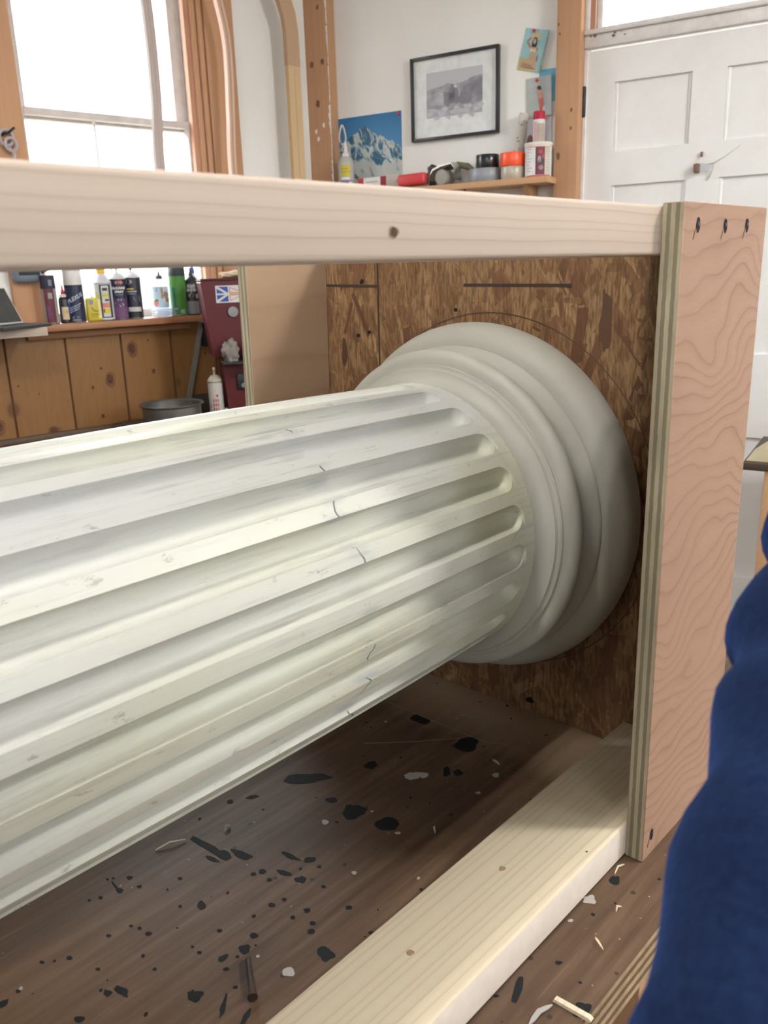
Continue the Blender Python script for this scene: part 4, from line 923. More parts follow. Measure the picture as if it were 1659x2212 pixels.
# adhesive bottle with a loop of cord, left end
F = shf(.180, .082); t = thing('adhesive_bottle', F.o, 'pale nozzle bottle with yellow and purple label and a cord loop, before the blue poster', 'bottle')
mb = MB(); r = .0335; mb.lathe(F, [(r*.9, 0), (r, .003), (r, .118), (r*.75, .140), (r*.42, .146)], P('bottle_grey', .42, .41, .39), 28); w = Wrap(mb, F, r, face_phi(F))
w.rect(-.030, .032, .010, .052, P('label_violet', .16, .12, .32), .0005, 8); w.rect(-.022, .018, .068, .112, yel, .0005); w.rect(-.020, .016, .084, .0865, P('label_olive', .25, .22, .06), .0008); w.rect(-.018, .010, .096, .0985, P('label_olive', .25, .22, .06), .0008)
w.rect(-.022, .014, .056, .064, white, .0006); w.rect(.010, .028, .012, .048, P('label_pale', .55, .56, .52), .0008); mb.build('bottle_body', t)
mb = MB(); mb.lathe(F, [(.015, .145), (.015, .158), (.010, .162), (.0065, .185), (.0035, .205), (0, .206)], capw, 18); mb.build('nozzle', t)
mb = MB(); mb.tube([F.o + V((0, 0, .205)) + FP.ex*(-.012 - .012*math.cos(q)*1.0 + .003*math.sin(2*q)) + FP.ez*(.026 + .036*math.sin(q)) + FP.ey*.004*math.cos(q) for q in [math.pi*2*i/22 - .9 for i in range(22)]], .0034, P('cord_white', .62, .55, .50), 8)
mb.tube([F.p(0, 0, .190) + FP.ex*a_ + FP.ez*b_ for a_, b_ in ((-.018, -.022), (-.012, -.004), (.002, .012), (.006, .030))], .003, P('cord_white', .62, .55, .50), 8); mb.build('cord', t)
# boxes and the tape gun
FB = FP.shift(.334, .060, SHZ).rotz(R(3)); t = thing('carton', FB.o, 'long white and red carton lying on the shelf, left of the red packet', 'box')
mb = MB(); mb.box(FB, -.10, .10, -.022, .022, 0, .060, P('carton_grey', .50, .46, .43), .0015); mb.build('box_body', t)
mb = MB(); mb.box(FB, -.072, .012, .0221, .0228, .004, .057, white); mb.box(FB, -.10, -.072, .0221, .0228, .002, .058, red); mb.box(FB, .012, .040, .0221, .0228, .002, .058, P('carton_crimson', .30, .03, .05)); mb.stroke(Frame(FB.o, FB.ex, FB.ey), [(-.06, .04), (0, .04)], .003, .0232, grey); mb.build('label_sheet', t)
FB = FP.shift(.508, .098, SHZ+.006).rotz(R(-3)).tilt(R(2)); t = thing('red_packet', FB.o, 'soft red packet lying between the white carton and the silver tape gun', 'packet')
mb = MB(); mb.box(FB, -.060, .062, -.03, .03, .004, .047, P('packet_red', .58, .05, .06, rough=.35, spec=.5), .012, 4); mb.box(FB, -.063, .066, -.026, .026, .022, .030, P('packet_red', .58, .05, .06), .003); mb.build('packet_body', t)
# silver packing-tape gun
FB = FP.shift(.645, .085, SHZ).rotz(R(8)); t = thing('tape_dispenser', FB.o, 'silver and black tape dispenser beside the grey tape roll', 'dispenser')
alu = P('brushed_alu', .42, .41, .38, rough=.28, metal=.85, var=.15)
mb = MB(); mb.sweep([FB.p(a_, 0, c_) for a_, c_ in ((-.066, .010), (-.062, .040), (-.048, .060), (-.010, .072), (.040, .078), (.052, .062), (.055, .02))], FB.ey, V((.0, 0, 1)), .05, .006, alu); mb.box(FB, -.070, -.064, -.026, .026, .002, .074, P('blade_dark', .1, .1, .1, metal=.6), .001); mb.build('frame', t)
mb = MB(); FD = Frame(FB.p(.0, .030, .0285), FB.ex, FB.ez, FB.ey); mb.lathe(FD, [(0, -.052), (.020, -.052), (.0285, -.05), (.0285, .004), (.026, .006), (.02, .0065), (.0, .0065)], P('disc_grey', .30, .29, .26, rough=.4), 36); mb.build('roll', t)
mb = MB(); mb.tube([FB.p(-.05, -.03, .060), FB.p(-.085, -.025, .075), FB.p(-.098, -.02, .066)], [.012, .014, .011], blk, 12); mb.build('grip', t)
mb = MB(); mb.tube([FB.p(.03, -.032, .076), FB.p(.075, -.035, .066), FB.p(.108, -.03, .048)], [.012, .013, .008], P('grip_olive', .16, .15, .10), 12); mb.build('handle', t)
mb = MB(); mb.box(FB, -.045, .01, -.04, -.028, .060, .084, P('clamp_brown', .17, .13, .10), .003); mb.build('clamp', t)

# ================================================================== PICTURES ON THE BACK WALL
def picture_mat(name, fn):
    n = NT(name, .5, .3); fn(n); return n.m
F = FP.shift(.646, 0, 1.190); t = thing('framed_picture', F.p(0, 0, -.15), 'black framed grey mountain photograph with wide white mat on the back wall', 'picture')
w_, h_, b_ = .188, .151, .011
mb = MB()
for q in ((-w_, -w_+b_, -h_, h_), (w_-b_, w_, -h_, h_), (-w_+b_, w_-b_, -h_, -h_+b_), (-w_+b_, w_-b_, h_-b_, h_)): mb.box(F, q[0], q[1], .0008, .022, q[2], q[3], P('frame_black', .022, .022, .025, rough=.35, spec=.5), .0015)
mb.build('frame', t)
mb = MB(); mb.box(F, -w_+.004, w_-.004, .003, .010, -h_+.004, h_-.004, P('mat_board', .86, .86, .87, rough=.6)); mb.build('mat_board', t)
def gm(n):
    x, y, z = n.xyz(); p = n.comb(x, y, z)
    a = n.noise(p, 22, 5, .62, .6); hz = n.math('MULTIPLY_ADD', z, 5.0, -.35)
    v = n.math('ADD', n.math('MULTIPLY', a, 1.5), n.math('MULTIPLY', hz, .75))
    n.base(n.ramp(v, [(.42, (.27, .25, .30)), (.62, (.36, .34, .39)), (.80, (.48, .46, .51)), (1.0, (.60, .58, .63))]))
mb = MB(); mb.box(F, -.121, .119, .0102, .0108, -.070, .092, picture_mat('print_grey', gm))
dk = P('print_dark', .25, .235, .28)
mb.poly(F, [(-.121, .030), (-.09, .036), (-.05, .040), (-.028, .048), (.0, .040), (.04, .044), (.075, .056), (.119, .060), (.119, -.030), (.06, -.046), (-.02, -.050), (-.121, -.034)], .01095, P('print_slope', .37, .35, .40, var=.25))
mb.poly(F, [(-.121, .012), (-.07, .020), (-.03, .004), (-.05, -.03), (-.121, -.02)], .01105, P('print_slope_light', .46, .44, .50, var=.25)); mb.poly(F, [(.04, .03), (.119, .052), (.119, -.005), (.07, -.02), (.035, .0)], .0111, P('print_slope_dark', .29, .27, .32, var=.2))
for a_, c_, ra, rc in ((-.030, -.006, .020, .026), (-.010, .004, .013, .034), (.006, .000, .015, .032), (.045, -.010, .030, .022)): mb.blob(F.p(a_, .0110, c_), F.ex*ra, F.ez*rc, dk, F.ey, 14, .25)
mb.blob(F.p(.006, .0118, .032), F.ex*.006, F.ez*.006, white, F.ey, 10, .1); mb.blob(F.p(-.010, .0118, .036), F.ex*.007, F.ez*.006, dk, F.ey, 10, .1)
for k in range(14): mb.blob(F.p(-.11+.017*k, .0113+.00002*k, -.058+.018*math.sin(k*2.1)), F.ex*.014, F.ez*.007, P('print_snow', .60, .58, .63), F.ey, 12, .4)
mb.build('print', t)
mb = MB(); mb.box(F, -w_+.008, w_-.008, .0150, .0165, -h_+.008, h_-.008, 'glass'); mb.build('pane', t)
# mountain poster
F = FP.shift(.2465, 0, 1.022); t = thing('poster', F.p(0, 0, -.144), 'blue-sky snowy mountain poster pinned beside the corner post', 'poster')
def pm(n):
    x, y, z = n.xyz()     # local: along the wall is mostly y
    u = n.math('MULTIPLY', y, -1.0)
    rid = n.math('MULTIPLY_ADD', n.noise(n.comb(u, 0.0, 0.0), 13, 4, .65), .09, -.045)
    pk = n.math('MULTIPLY', n.math('ABSOLUTE', n.math('ADD', u, .022)), -.62)
    h = n.math('ADD', n.math('ADD', rid, pk), .252)
    sky = n.math('GREATER_THAN', z, h)
    p = n.comb(n.math('MULTIPLY_ADD', z, .35, u), 0.0, n.math('MULTIPLY', z, .55))
    a = n.noise(p, 34, 5, .62, 1.2)
    rock = n.ramp(a, [(.40, (.035, .115, .19)), (.49, (.075, .18, .27)), (.54, (.42, .49, .50)), (.66, (.56, .60, .59))])
    low = n.ramp(n.noise(p, 17, 3, .5, .5), [(.40, (.10, .15, .18)), (.46, (.46, .50, .49)), (.7, (.54, .57, .56))])
    c = n.mix(n.math('LESS_THAN', z, n.math('MULTIPLY_ADD', n.noise(n.comb(u, 0.0, 0.3), 16, 3), .16, .03)), rock, low)
    n.base(n.mix(sky, c, n.ramp(n.math('MULTIPLY', z, 3.4), [(.55, (.08, .25, .47)), (1.0, (.03, .16, .37))])))
mb = MB(); mb.box(F, -.1615, .1565, .0004, .0012, -.145, .144, picture_mat('mountain_print', pm)); mb.build('sheet', t)
mb = MB(); pin = P('pin_red', .55, .05, .06, rough=.3); mb.lathe(Frame(F.p(.143, .0012, .133), F.ex, F.ez, F.ey), [(.006, 0), (.0055, .003), (.003, .004), (.006, .007), (.005, .009), (0, .009)], pin, 12); mb.build('pin', t)
# pinned cards
def card_thing(label, F, w, h, draw, d=.0015, curl=.0, name='postcard', pinpos=None):
    t = thing(name, F.p(0, 0, -h/2), label, 'card')
    mb = MB(); n_ = 8
    rows = []
    for i in range(n_+1):
        a_ = -w/2 + w*i/n_; k = max(0, (i/n_-.6)/.4); rows.append((a_, d + curl*k*k))
    for (a0, q0), (a1, q1) in zip(rows, rows[1:]):
        for e_, m_ in ((0, 'front'), (-.0005, 'back')):
            mb.face([F.p(a0, q0+e_, -h/2), F.p(a1, q1+e_, -h/2), F.p(a1, q1+e_, h/2), F.p(a0, q0+e_, h/2)], draw['bg'])
    for it in draw['shapes']:
        pts, m_ = it[0], it[1]; k = it[2] if len(it) > 2 else 0
        mb.poly(F, pts, d + .0006 + .00025*k, m_)
    mb.build('sheet', t)
    if pinpos:
        mb = MB(); mb.lathe(Frame(F.p(pinpos[0], d, pinpos[1]), F.ex, F.ez, F.ey), [(.005, 0), (.005, .003), (.003, .004), (.0055, .008), (0, .009)], pin, 12); mb.build('pin', t)
    return t
def ell(a, c, ra, rc, rot=0.0, n=14):
    cr_, sr_ = math.cos(rot), math.sin(rot); o = []
    for i in range(n):
        t = 2*math.pi*i/n; x, y = ra*math.cos(t), rc*math.sin(t); o.append((a+x*cr_-y*sr_, c+x*sr_+y*cr_))
    return o
def limb(p, q, w0, w1):
    dx, dy = q[0]-p[0], q[1]-p[1]; L = math.hypot(dx, dy); nx, ny = -dy/L, dx/L
    return [(p[0]+nx*w0, p[1]+ny*w0), (q[0]+nx*w1, q[1]+ny*w1), (q[0]-nx*w1, q[1]-ny*w1), (p[0]-nx*w0, p[1]-ny*w0)]
skin = P('card_skin', .52, .36, .25); skin2 = P('card_skin_shade', .36, .21, .13); hair = P('card_hair', .06, .04, .035); sand = P('card_sand', .50, .42, .24); aqua = P('card_aqua', .30, .52, .55); paleb = P('card_pale_blue', .55, .68, .74); hat = P('card_hat', .50, .42, .29); bik = P('card_bikini', .66, .60, .44); cred = P('card_red', .55, .10, .10)
F = FP.shift(.963, 0, 1.303).tilt(R(-14)); W_, H_ = .094, .138
draw = {'bg': aqua, 'shapes': [
    ([(-.047, -.069), (.047, -.069), (.047, -.045), (.0, -.030), (-.047, -.026)], sand),
    ([(.012, .069), (.047, .069), (.047, -.01), (.030, -.02), (.026, .03)], paleb, 1),
    (ell(0, .047, .022, .011), hat, 2), (ell(0, .022, .0105, .021), hair, 3), (ell(-.001, .029, .0060, .0085), skin, 4),
    (limb((-.012, .008), (-.030, .026), .0045, .0035), skin2, 1), (limb((-.030, .026), (-.012, .046), .0035, .003), skin2, 1),
    (limb((.012, .006), (.031, .006), .0045, .0035), skin2, 1), (limb((.031, .006), (.016, .032), .0035, .003), skin2, 1),
    ([(-.012, .010), (.012, .010), (.010, -.012), (.014, -.034), (-.014, -.034), (-.009, -.012)], skin, 5),
    ([(-.012, .004), (.011, .004), (.010, -.008), (.001, -.003), (-.010, -.008)], bik, 6),
    (limb((-.004, -.036), (-.034, -.046), .011, .009), skin, 6), (limb((-.034, -.050), (.026, -.056), .008, .005), skin2, 7), (limb((.006, -.038), (.030, -.058), .010, .006), skin, 8),
    (ell(.026, -.022, .008, .014, R(-10)), cred, 6)]}
card_thing('postcard of a seated bather in a hat, tilted, topmost on the back wall', F, W_, H_, draw, .002, .012, pinpos=(-.012, .062))
F = FP.shift(1.020, 0, 1.180); card_thing('plain sky-blue card half hidden behind the grey figure card', F, .066, .110, {'bg': P('card_sky', .17, .46, .66), 'shapes': []}, .0012, 0)
F = FP.shift(.990, 0, 1.145).tilt(R(2)); g1 = P('card_grey_green', .40, .44, .42)
draw = {'bg': P('card_grey', .42, .45, .46), 'shapes': [([(-.05, .02), (.0, .045), (.0, -.066), (-.05, -.066)], g1), ([(.020, .066), (.05, .066), (.05, .012), (.034, .005), (.025, .03)], paleb, 1),
    ([(.05, .012), (.036, .006), (.034, -.026), (.0, -.040), (-.016, -.066), (.05, -.066)], P('card_white', .68, .66, .62), 2),
    (ell(.000, .028, .009, .010), hair, 3), (limb((.0, .022), (.006, -.008), .009, .010), skin, 4), (ell(.002, .008, .009, .008), P('card_rose', .52, .25, .22), 5),
    (limb((.007, -.004), (.008, -.038), .010, .006), P('card_rose_deep', .55, .15, .13), 6), (limb((.006, -.036), (.009, -.052), .005, .005), cred, 7), (limb((-.008, .016), (-.004, .028), .003, .003), skin, 6)]}
card_thing('grey card with a small red standing figure, beside the door post', F, .100, .134, draw, .0035, .010, pinpos=(-.006, .056))
F = FP.shift(.987, 0, 1.020); draw = {'bg': P('card_lilac', .52, .50, .53), 'shapes': [(ell(-.030, -.03, .014, .03), P('card_plum', .20, .09, .10), 1), (ell(.022, .052, .020, .012), P('card_blush', .55, .30, .30), 1), (ell(.008, .030, .012, .028), skin2, 2), (ell(.016, -.02, .012, .05), P('card_mauve', .30, .20, .20), 1), ([(.047, .062), (.050, .062), (.050, -.06), (.047, -.06)], white, 2), ([(.025, -.056), (.050, -.060), (.050, -.063), (.025, -.059)], white, 3)]}
card_thing('lilac picture sheet low on the wall, behind the small can with dark red cap', F, .112, .150, draw, .0018, .0, name='picture_sheet')

# ================================================================== BENT LATHS, AND THINGS BY THE WINDOW
def lath(name, label, F, pts, w, h, mats, foot=None, grp='bent laminated laths against the left wall'):
    """pts (a, d, c) bottom to top, smoothly interpolated"""
    t = thing(name, F.p(*pts[0]), label, 'lath', grp)
    P_ = [F.p(*p) for p in pts]; out = []
    for i in range(len(P_)-1):
        p0, p1, p2, p3 = P_[max(0, i-1)], P_[i], P_[i+1], P_[min(len(P_)-1, i+2)]
        for k in range(8):
            u = k/8; out.append(.5*((2*p1) + (p2-p0)*u + (2*p0-5*p1+4*p2-p3)*u*u + (3*p1-p0-3*p2+p3)*u**3))
    out.append(P_[-1])
    L = len(mats); tang = [(out[min(i+1, len(out)-1)]-out[max(i-1, 0)]).normalized() for i in range(len(out))]
    for k, m_ in enumerate(mats):
        mb = MB(); o = (k-(L-1)/2)*w/L
        rings = []
        for p, tg in zip(out, tang):
            sx = F.ex - tg*F.ex.dot(tg); sx.normalize(); rings.append([mb.bm.verts.new(p + sx*(o + i*w/L*.5*.96) + F.ey*j*h/2) for i, j in ((-1,-1),(1,-1),(1,1),(-1,1))])
        mi = mb.slot(m_)
        for A, B in zip(rings, rings[1:]):
            for i in range(4): f = mb.bm.faces.new([A[i], A[(i+1) % 4], B[(i+1) % 4], B[i]]); f.material_index = mi
        for q in (rings[0], rings[-1]): mb.bm.faces.new(q).material_index = mi
        mb.build('lamination', t)
    return t
M['lath_pale'] = wood('lath_pale', (.62, .45, .26), (.50, .34, .18), 'Z', 160, (.3, .2), contrast=.3)
M['lath_brown'] = wood('lath_brown', (.50, .34, .22), (.38, .24, .14), 'Z', 160, (.3, .2), contrast=.3)
M['lath_grey'] = wood('lath_grey', (.46, .38, .35), (.36, .29, .26), 'Z', 160, (.3, .2), contrast=.2)
M['lath_pink'] = wood('lath_pink', (.66, .46, .38), (.52, .34, .27), 'Z', 160, (.3, .2), contrast=.3)
lath('bent_lath', 'grey-backed bent lath hanging across the window', FW, [(-.910, .27, .70), (-.912, .255, .93), (-.898, .25, 1.15), (-.901, .25, 1.43), (-.935, .255, 1.75), (-.99, .26, CEIL-.002)], .034, .018, ['lath_grey', 'lath_grey'])
lath('bent_lath', 'thin pinkish bent lath against the right window casing', FW, [(-.528, .15, .0005), (-.530, .14, .55), (-.531, .12, .94), (-.5215, .12, 1.146), (-.516, .12, 1.366), (-.541, .12, 1.513), (-.60, .125, 1.70), (-.70, .13, 1.86), (-.83, .14, CEIL-.002)], .026, .022, ['lath_pink', 'lath_brown', 'lath_pink'])
# the two-tone rib beside the corner post: lower half yellowish, upper half brown
t = lath('bent_rib', 'broad bent rib, brown above and yellow below, beside the corner post', FW, [(-.203, .11, .0005), (-.203, .105, .60), (-.203, .10, .93), (-.203, .10, 1.20), (-.2025, .10, 1.338)], .060, .022, ['lath_pale', 'lath_pale'], grp=None)
r2 = MB(); pts = [(-.2025, .10, 1.338), (-.203, .10, 1.40), (-.2040, .10, 1.46), (-.212, .10, 1.52), (-.231, .10, 1.57), (-.275, .10, 1.68), (-.35, .10, 1.82), (-.44, .10, 1.94), (-.56, .10, CEIL-.001)]
PP = [FW.p(*p) for p in pts]; rings = []; mi = r2.slot('lath_brown')
for i, p in enumerate(PP):
    tg = (PP[min(i+1, len(PP)-1)]-PP[max(i-1, 0)]).normalized(); sx = (FW.ex - tg*FW.ex.dot(tg)).normalized()
    rings.append([r2.bm.verts.new(p + sx*k*.0305 + FW.ey*j*.0115) for k, j in ((-1,-1),(1,-1),(1,1),(-1,1))])
for A, B in zip(rings, rings[1:]):
    for i in range(4): r2.bm.faces.new([A[i], A[(i+1) % 4], B[(i+1) % 4], B[i]]).material_index = mi
for q in (rings[0], rings[-1]): r2.bm.faces.new(q).material_index = mi
r2.build('upper_rib', t)

# goggles over the left casing, hook and cord
t = thing('safety_goggles', FW.p(-1.333, .03, .55), 'grey-blue safety goggles hanging on the left window casing', 'goggles')
gc = P('goggle_blue', .16, .20, .25, rough=.3, spec=.5)
mb = MB(); mb.box(FW.shift(-1.337, .0225, .585), -.050, .046, 0, .045, -.038, .042, gc, .018, 4); mb.build('frame', t)
mb = MB(); mb.box(FW.shift(-1.337, .0675, .590), -.036, .034, 0, .004, -.018, .030, P('goggle_lens', .04, .045, .06, rough=.12, spec=.6), .004, 2); mb.build('lens', t)
mb = MB(); mb.tube([FW.p(-1.292, .05, .585), FW.p(-1.272, .045, .598), FW.p(-1.262, .04, .625), FW.p(-1.285, .03, .66), FW.p(-1.33, .026, .672), FW.p(-1.378, .03, .65), FW.p(-1.386, .045, .60)], [.012, .016, .018, .012, .008, .008, .010], P('strap_dark', .05, .055, .07), 10); mb.build('strap', t)
t = thing('cord_loop', FW.p(-1.33, .03, .93), 'white twisted cord looped on a hook on the left casing', 'cord')
mb = MB()
for k, (a_, c_, r_) in enumerate(((-1.338, 1.005, .022), (-1.328, .985, .018))): mb.tube([FW.p(a_ + r_*math.cos(q), .036+.006*k, c_ + r_*1.1*math.sin(q)) for q in [2*math.pi*i/20 for i in range(21)]], .0055, P('cord_pale', .42, .37, .38), 8)
mb.tube([FW.p(-1.335, .04, .975), FW.p(-1.322, .045, .955), FW.p(-1.33, .045, .93), FW.p(-1.318, .042, .90), FW.p(-1.325, .04, .86)], .0055, P('cord_pale', .42, .37, .38), 8); mb.build('cord', t)
mb = MB(); mb.tube([FW.p(-1.352, .022, 1.015), FW.p(-1.335, .05, 1.018), FW.p(-1.315, .06, 1.035)], .004, blk, 8); mb.build('hook', t)

# laptop on a pale plank at the left
t = thing('plank_shelf', FW.p(-1.8, .1, .392), 'pale plank shelf fixed at sill height left of the window', 'shelf')
mb = MB(); mb.box(FW, -2.3, -1.373, .115, .255, .380, .408, 'rail_up', .002); mb.build('board', t)
for a_ in (-2.2, -1.55):
    mb = MB(); mb.prism(Frame(FW.p(a_, 0, 0), FW.ey, FW.ex), [(.014, .380), (.24, .380), (.03, .22), (.014, .22)], -.012, .012, 'shelf'); mb.build('bracket', t)
FL = FW.shift(-1.404, .135, .4090).rotz(R(-30)); t = thing('laptop', FL.p(-.11, .05, 0), 'open laptop with dark screen and pale edge on the plank shelf', 'laptop')
mb = MB(); mb.box(FL, -.22, .0, -.004, .112, 0, .010, P('laptop_dark', .05, .05, .055), .002); mb.build('keyboard_base', t)
FS2 = FL.shift(0, .0, .0115).lean(R(26.5))
mb = MB(); mb.box(FS2, -.22, .0, -.006, .0, .0, .128, P('laptop_pale', .56, .54, .50), .001); ld = mb.build('screen_lid', t)
mb = MB(); mb.box(FS2, -.214, -.005, .0001, .0010, .005, .124, P('screen_dark', .05, .056, .056, rough=.2, spec=.4)); mb.build('display', ld)

# red shop machine in the corner of the counter, turned a little to the room
FM = FW.shift(-.849, .352, 0).rotz(R(25)); t = thing('shop_machine', FM.p(.15, -.08, 0), 'red metal shop machine with a flag sticker, standing on the counter', 'machine')
rm = plain('machine_red', (.085, .008, .012), .4, .35)
mb = MB(); mb.prism(FM, [(.066, .0006), (.40, .0006), (.40, .262), (.052, .262)], -.15, -.004, rm); mb.build('lower_housing', t)
mb = MB(); mb.prism(FM, [(.024, .268), (.40, .268), (.40, .528), (.39, .534), (.006, .534), (-.002, .527)], -.16, 0, rm); mb.prism(FM, [(-.003, .5345), (.40, .5345), (.40, .541), (-.001, .541)], -.163, .006, P('machine_red_dark', .06, .006, .010)); mb.build('upper_housing', t)
mb = MB(); mb.box(FM, .07, .39, -.14, -.01, .2622, .2678, P('machine_seam', .02, .02, .02)); mb.build('seam', t)
mb = MB(); mb.lathe(Frame(FM.p(.104, 0, .424), FM.ex, FM.ez, FM.ey), [(.019, .0005), (.0195, .006), (.018, .010), (.0, .011)], P('knob_grey', .22, .23, .24, rough=.35, metal=.5), 28); mb.build('knob', t)
mb = MB(); FS3 = FM.shift(.0485, .0002, .4565); sw, sh = .104, .0595
mb.box(FS3, 0, sw, .0002, .0010, 0, sh, P('sticker_pale', .56, .55, .55)); fb = P('sticker_blue', .03, .07, .28); fr = P('sticker_red', .52, .20, .18)
hx, hy, m_ = sw*.5-.006, sh*.5, .0045
for sx_ in (0,):
    x0, x1, y0, y1 = .004, hx, .004, sh-.004; cx, cyy = (x0+x1)/2+.004, sh/2
    for tri in ([(x0, y0+.006), (x0, cyy-.003), (cx+.004, cyy-.003)], [(x0+.006, y0), (x1-.002, y0), (x1-.002, cyy-.004)], [(x0, y1-.006), (x0, cyy+.003), (cx+.004, cyy+.003)], [(x0+.006, y1), (x1-.002, y1), (x1-.002, cyy+.004)]):
        mb.poly(FS3, tri, .0013, fb)
for pts in ([(hx+.006, sh*.52), (sw-.004, sh-.008), (sw-.004, sh-.02)], ): pass
mb.stroke(FS3, [(hx+.004, sh-.007), (sw-.006, cyy+.004), (hx+.004, cyy+.004), (hx+.004, sh-.007)], .0030, .0013, fr); mb.stroke(FS3, [(hx+.004, .007), (sw-.006, cyy-.004), (hx+.004, cyy-.004), (hx+.004, .007)], .0030, .0013, fr)
mb.stroke(FS3, [(hx, cyy), (sw-.022, cyy)], .004, .0015, P('sticker_gold', .50, .36, .12)); mb.build('flag_sticker', t)
mb = MB(); mb.box(FM, .100, .155, -.0035, .008, .143, .203, blk, .003); mb.lathe(Frame(FM.p(.122, .008, .160), FM.ex, FM.ez, FM.ey), [(.010, 0), (.009, .004), (0, .004)], 'steel', 16); mb.build('switch', t)
mb = MB(); mb.box(FM, .112, .17, -.0035, .011, .0010, .055, blk, .004); mb.build('foot', t)
mb = MB(); mb.box(FM, .044, .30, .0005, .105, .2485, .2545, P('machine_tray', .03, .03, .03)); mb.build('tray', t)
# rag bundle, cloth on top
def lump(name, label, cat, o, ex, ey, ez, rx, ry, rz, mat, jag=.35, freq=2.2, seed=1, flat=True, extra=None):
    bm = bmesh.new(); bmesh.ops.create_icosphere(bm, subdivisions=4, radius=1.0)
    for v in bm.verts:
        p = v.co.copy(); k = 1 + jag*mnoise.fractal(p*freq + V((seed*7.3, 0, 0)), .8, 2.0, 4)
        q = p*k; z = q.z
        if flat: z = max(z, -.55)
        v.co = ex*q.x*rx + ey*q.y*ry + ez*(z + (.55 if flat else 0))*rz
    me = D.meshes.new(name)
    for f in bm.faces: f.smooth = True
    bm.to_mesh(me); bm.free(); me.materials.append(M[mat] if isinstance(mat, str) else mat)
    ob = D.objects.new(name, me); COL.objects.link(ob); ob.location = o; WORLD[ob.name] = o
    if label: tag(ob, label, cat)
    return ob
ragm = P('rag_grey', .22, .195, .18, rough=.9)
lump('work_glove', 'crumpled grey work glove on the red machine', 'glove', FM.p(.079, .052, .255), FM.ex, FM.ey, V((0, 0, 1)), .030, .036, .046, ragm, .3, 1.5, 3)
lump('rag', 'blue and white rag beside the grey glove on the red machine', 'rag', FM.p(.143, .058, .255), FM.ex, FM.ey, V((0, 0, 1)), .022, .030, .046, P('rag_blue', .09, .10, .30, rough=.9), .3, 1.6, 5)
lump('paper_scrap', 'pale crumpled paper right of the blue rag', 'paper', FM.p(.192, .045, .255), FM.ex, FM.ey, V((0, 0, 1)), .018, .014, .072, P('scrap_pale', .36, .33, .32, rough=.9), .25, 1.6, 9)
lump('cloth', 'folded tan cloth lying on top of the red machine', 'cloth', FM.p(.145, -.05, .5415), FM.ex, FM.ey, V((0, 0, 1)), .075, .05, .016, P('cloth_tan', .42, .31, .21, rough=.95), .25, 1.6, 4)
# spray can and small bottle beside the machine
def mk_w(w):
    rr_ = P('lettering_red', .45, .10, .09)
    w.oval(.004, .125, .004, .005, red); 
    for k in range(4):      # worn upright red print
        for m_ in range(3): w.poly([(-.013+.008*m_, .055+.016*k), (-.008+.008*m_, .053+.016*k), (-.007+.008*m_, .064+.016*k), (-.010+.008*m_, .067+.016*k), (-.012+.008*m_, .061+.016*k)], rr_)
    w.rect(-.014, .012, .040, .043, rr_, .0006)
F = Frame(FW.p(-.814, .33, .0005), (1, 0, 0), (0, 1, 0)); spray('spray_can', 'white spray can with red lettering, beside the red machine on the counter', F, .027, .226, [(.172, P('can_offwhite', .50, .475, .45)), (.176, 'steel')], 'dome', P('nozzle_cream', .58, .53, .46), marks=mk_w, domemat=P('dome_cream', .45, .40, .33))
F = Frame(FW.p(-.823, .408, .0005), (1, 0, 0), (0, 1, 0)); mb = MB(); mb.lathe(F, [(.019, 0), (.021, .008), (.019, .030), (.013, .044), (.010, .060), (.011, .070), (.007, .082), (0, .086)], P('stub_cream', .46, .40, .30), 20)
tag(mb.build('cream_bottle', loc=F.o), 'small cream bottle between the white spray can and the red machine', 'bottle')
# cooking pot
F = Frame(FW.p(-.982, .30, .0005), (1, 0, 0), (0, 1, 0)); t = thing('cooking_pot', F.o, 'grey metal cooking pot standing on the counter', 'pot')
pmx = P('pot_metal', .20, .19, .18, rough=.35, metal=.7, var=.15); r = .104
mb = MB(); mb.lathe(F, [(0, .0), (r*.90, 0), (r*.96, .006), (r, .020), (r, .104), (r*1.09, .109), (r*1.10, .112), (r*1.08, .114), (r*.985, .109), (r*.97, .02), (r*.9, .008), (0, .007)], pmx, 56, close=False); mb.build('pot_body', t)
# grey bar, clamp block, and a dark box standing in for shade
mb = MB(); p0, p1 = FW.p(-.800, .055, .003), FW.p(-.686, .050, .377); mb.sweep([p0, p1], FW.ex, FW.ey, .018, .012, P('bar_grey', .24, .235, .20, rough=.45, metal=.3))
tag(mb.build('metal_bar', loc=p0), 'thin grey metal bar leaning against the wainscot below the sill end', 'bar')
mb = MB(); mb.box(FW.shift(-.665, .06, .30), -.022, .022, -.028, .025, -.02, .075, P('dark_block', .02, .02, .022), .006); mb.build
tag(mb.build('clamp_block', loc=FW.p(-.665, .06, .28)), 'dark clamp block hanging at the right end of the sill', 'clamp')
mb = MB(); mb.box(FW.shift(-.72, .14, .0005), -.055, .05, -.05, .05, 0, .10, P('shade_box', .045, .038, .032), .003); tag(mb.build('shade_box', loc=FW.p(-.72, .14, 0)), 'dark box standing in for shade on the counter behind the white spray can', 'box')

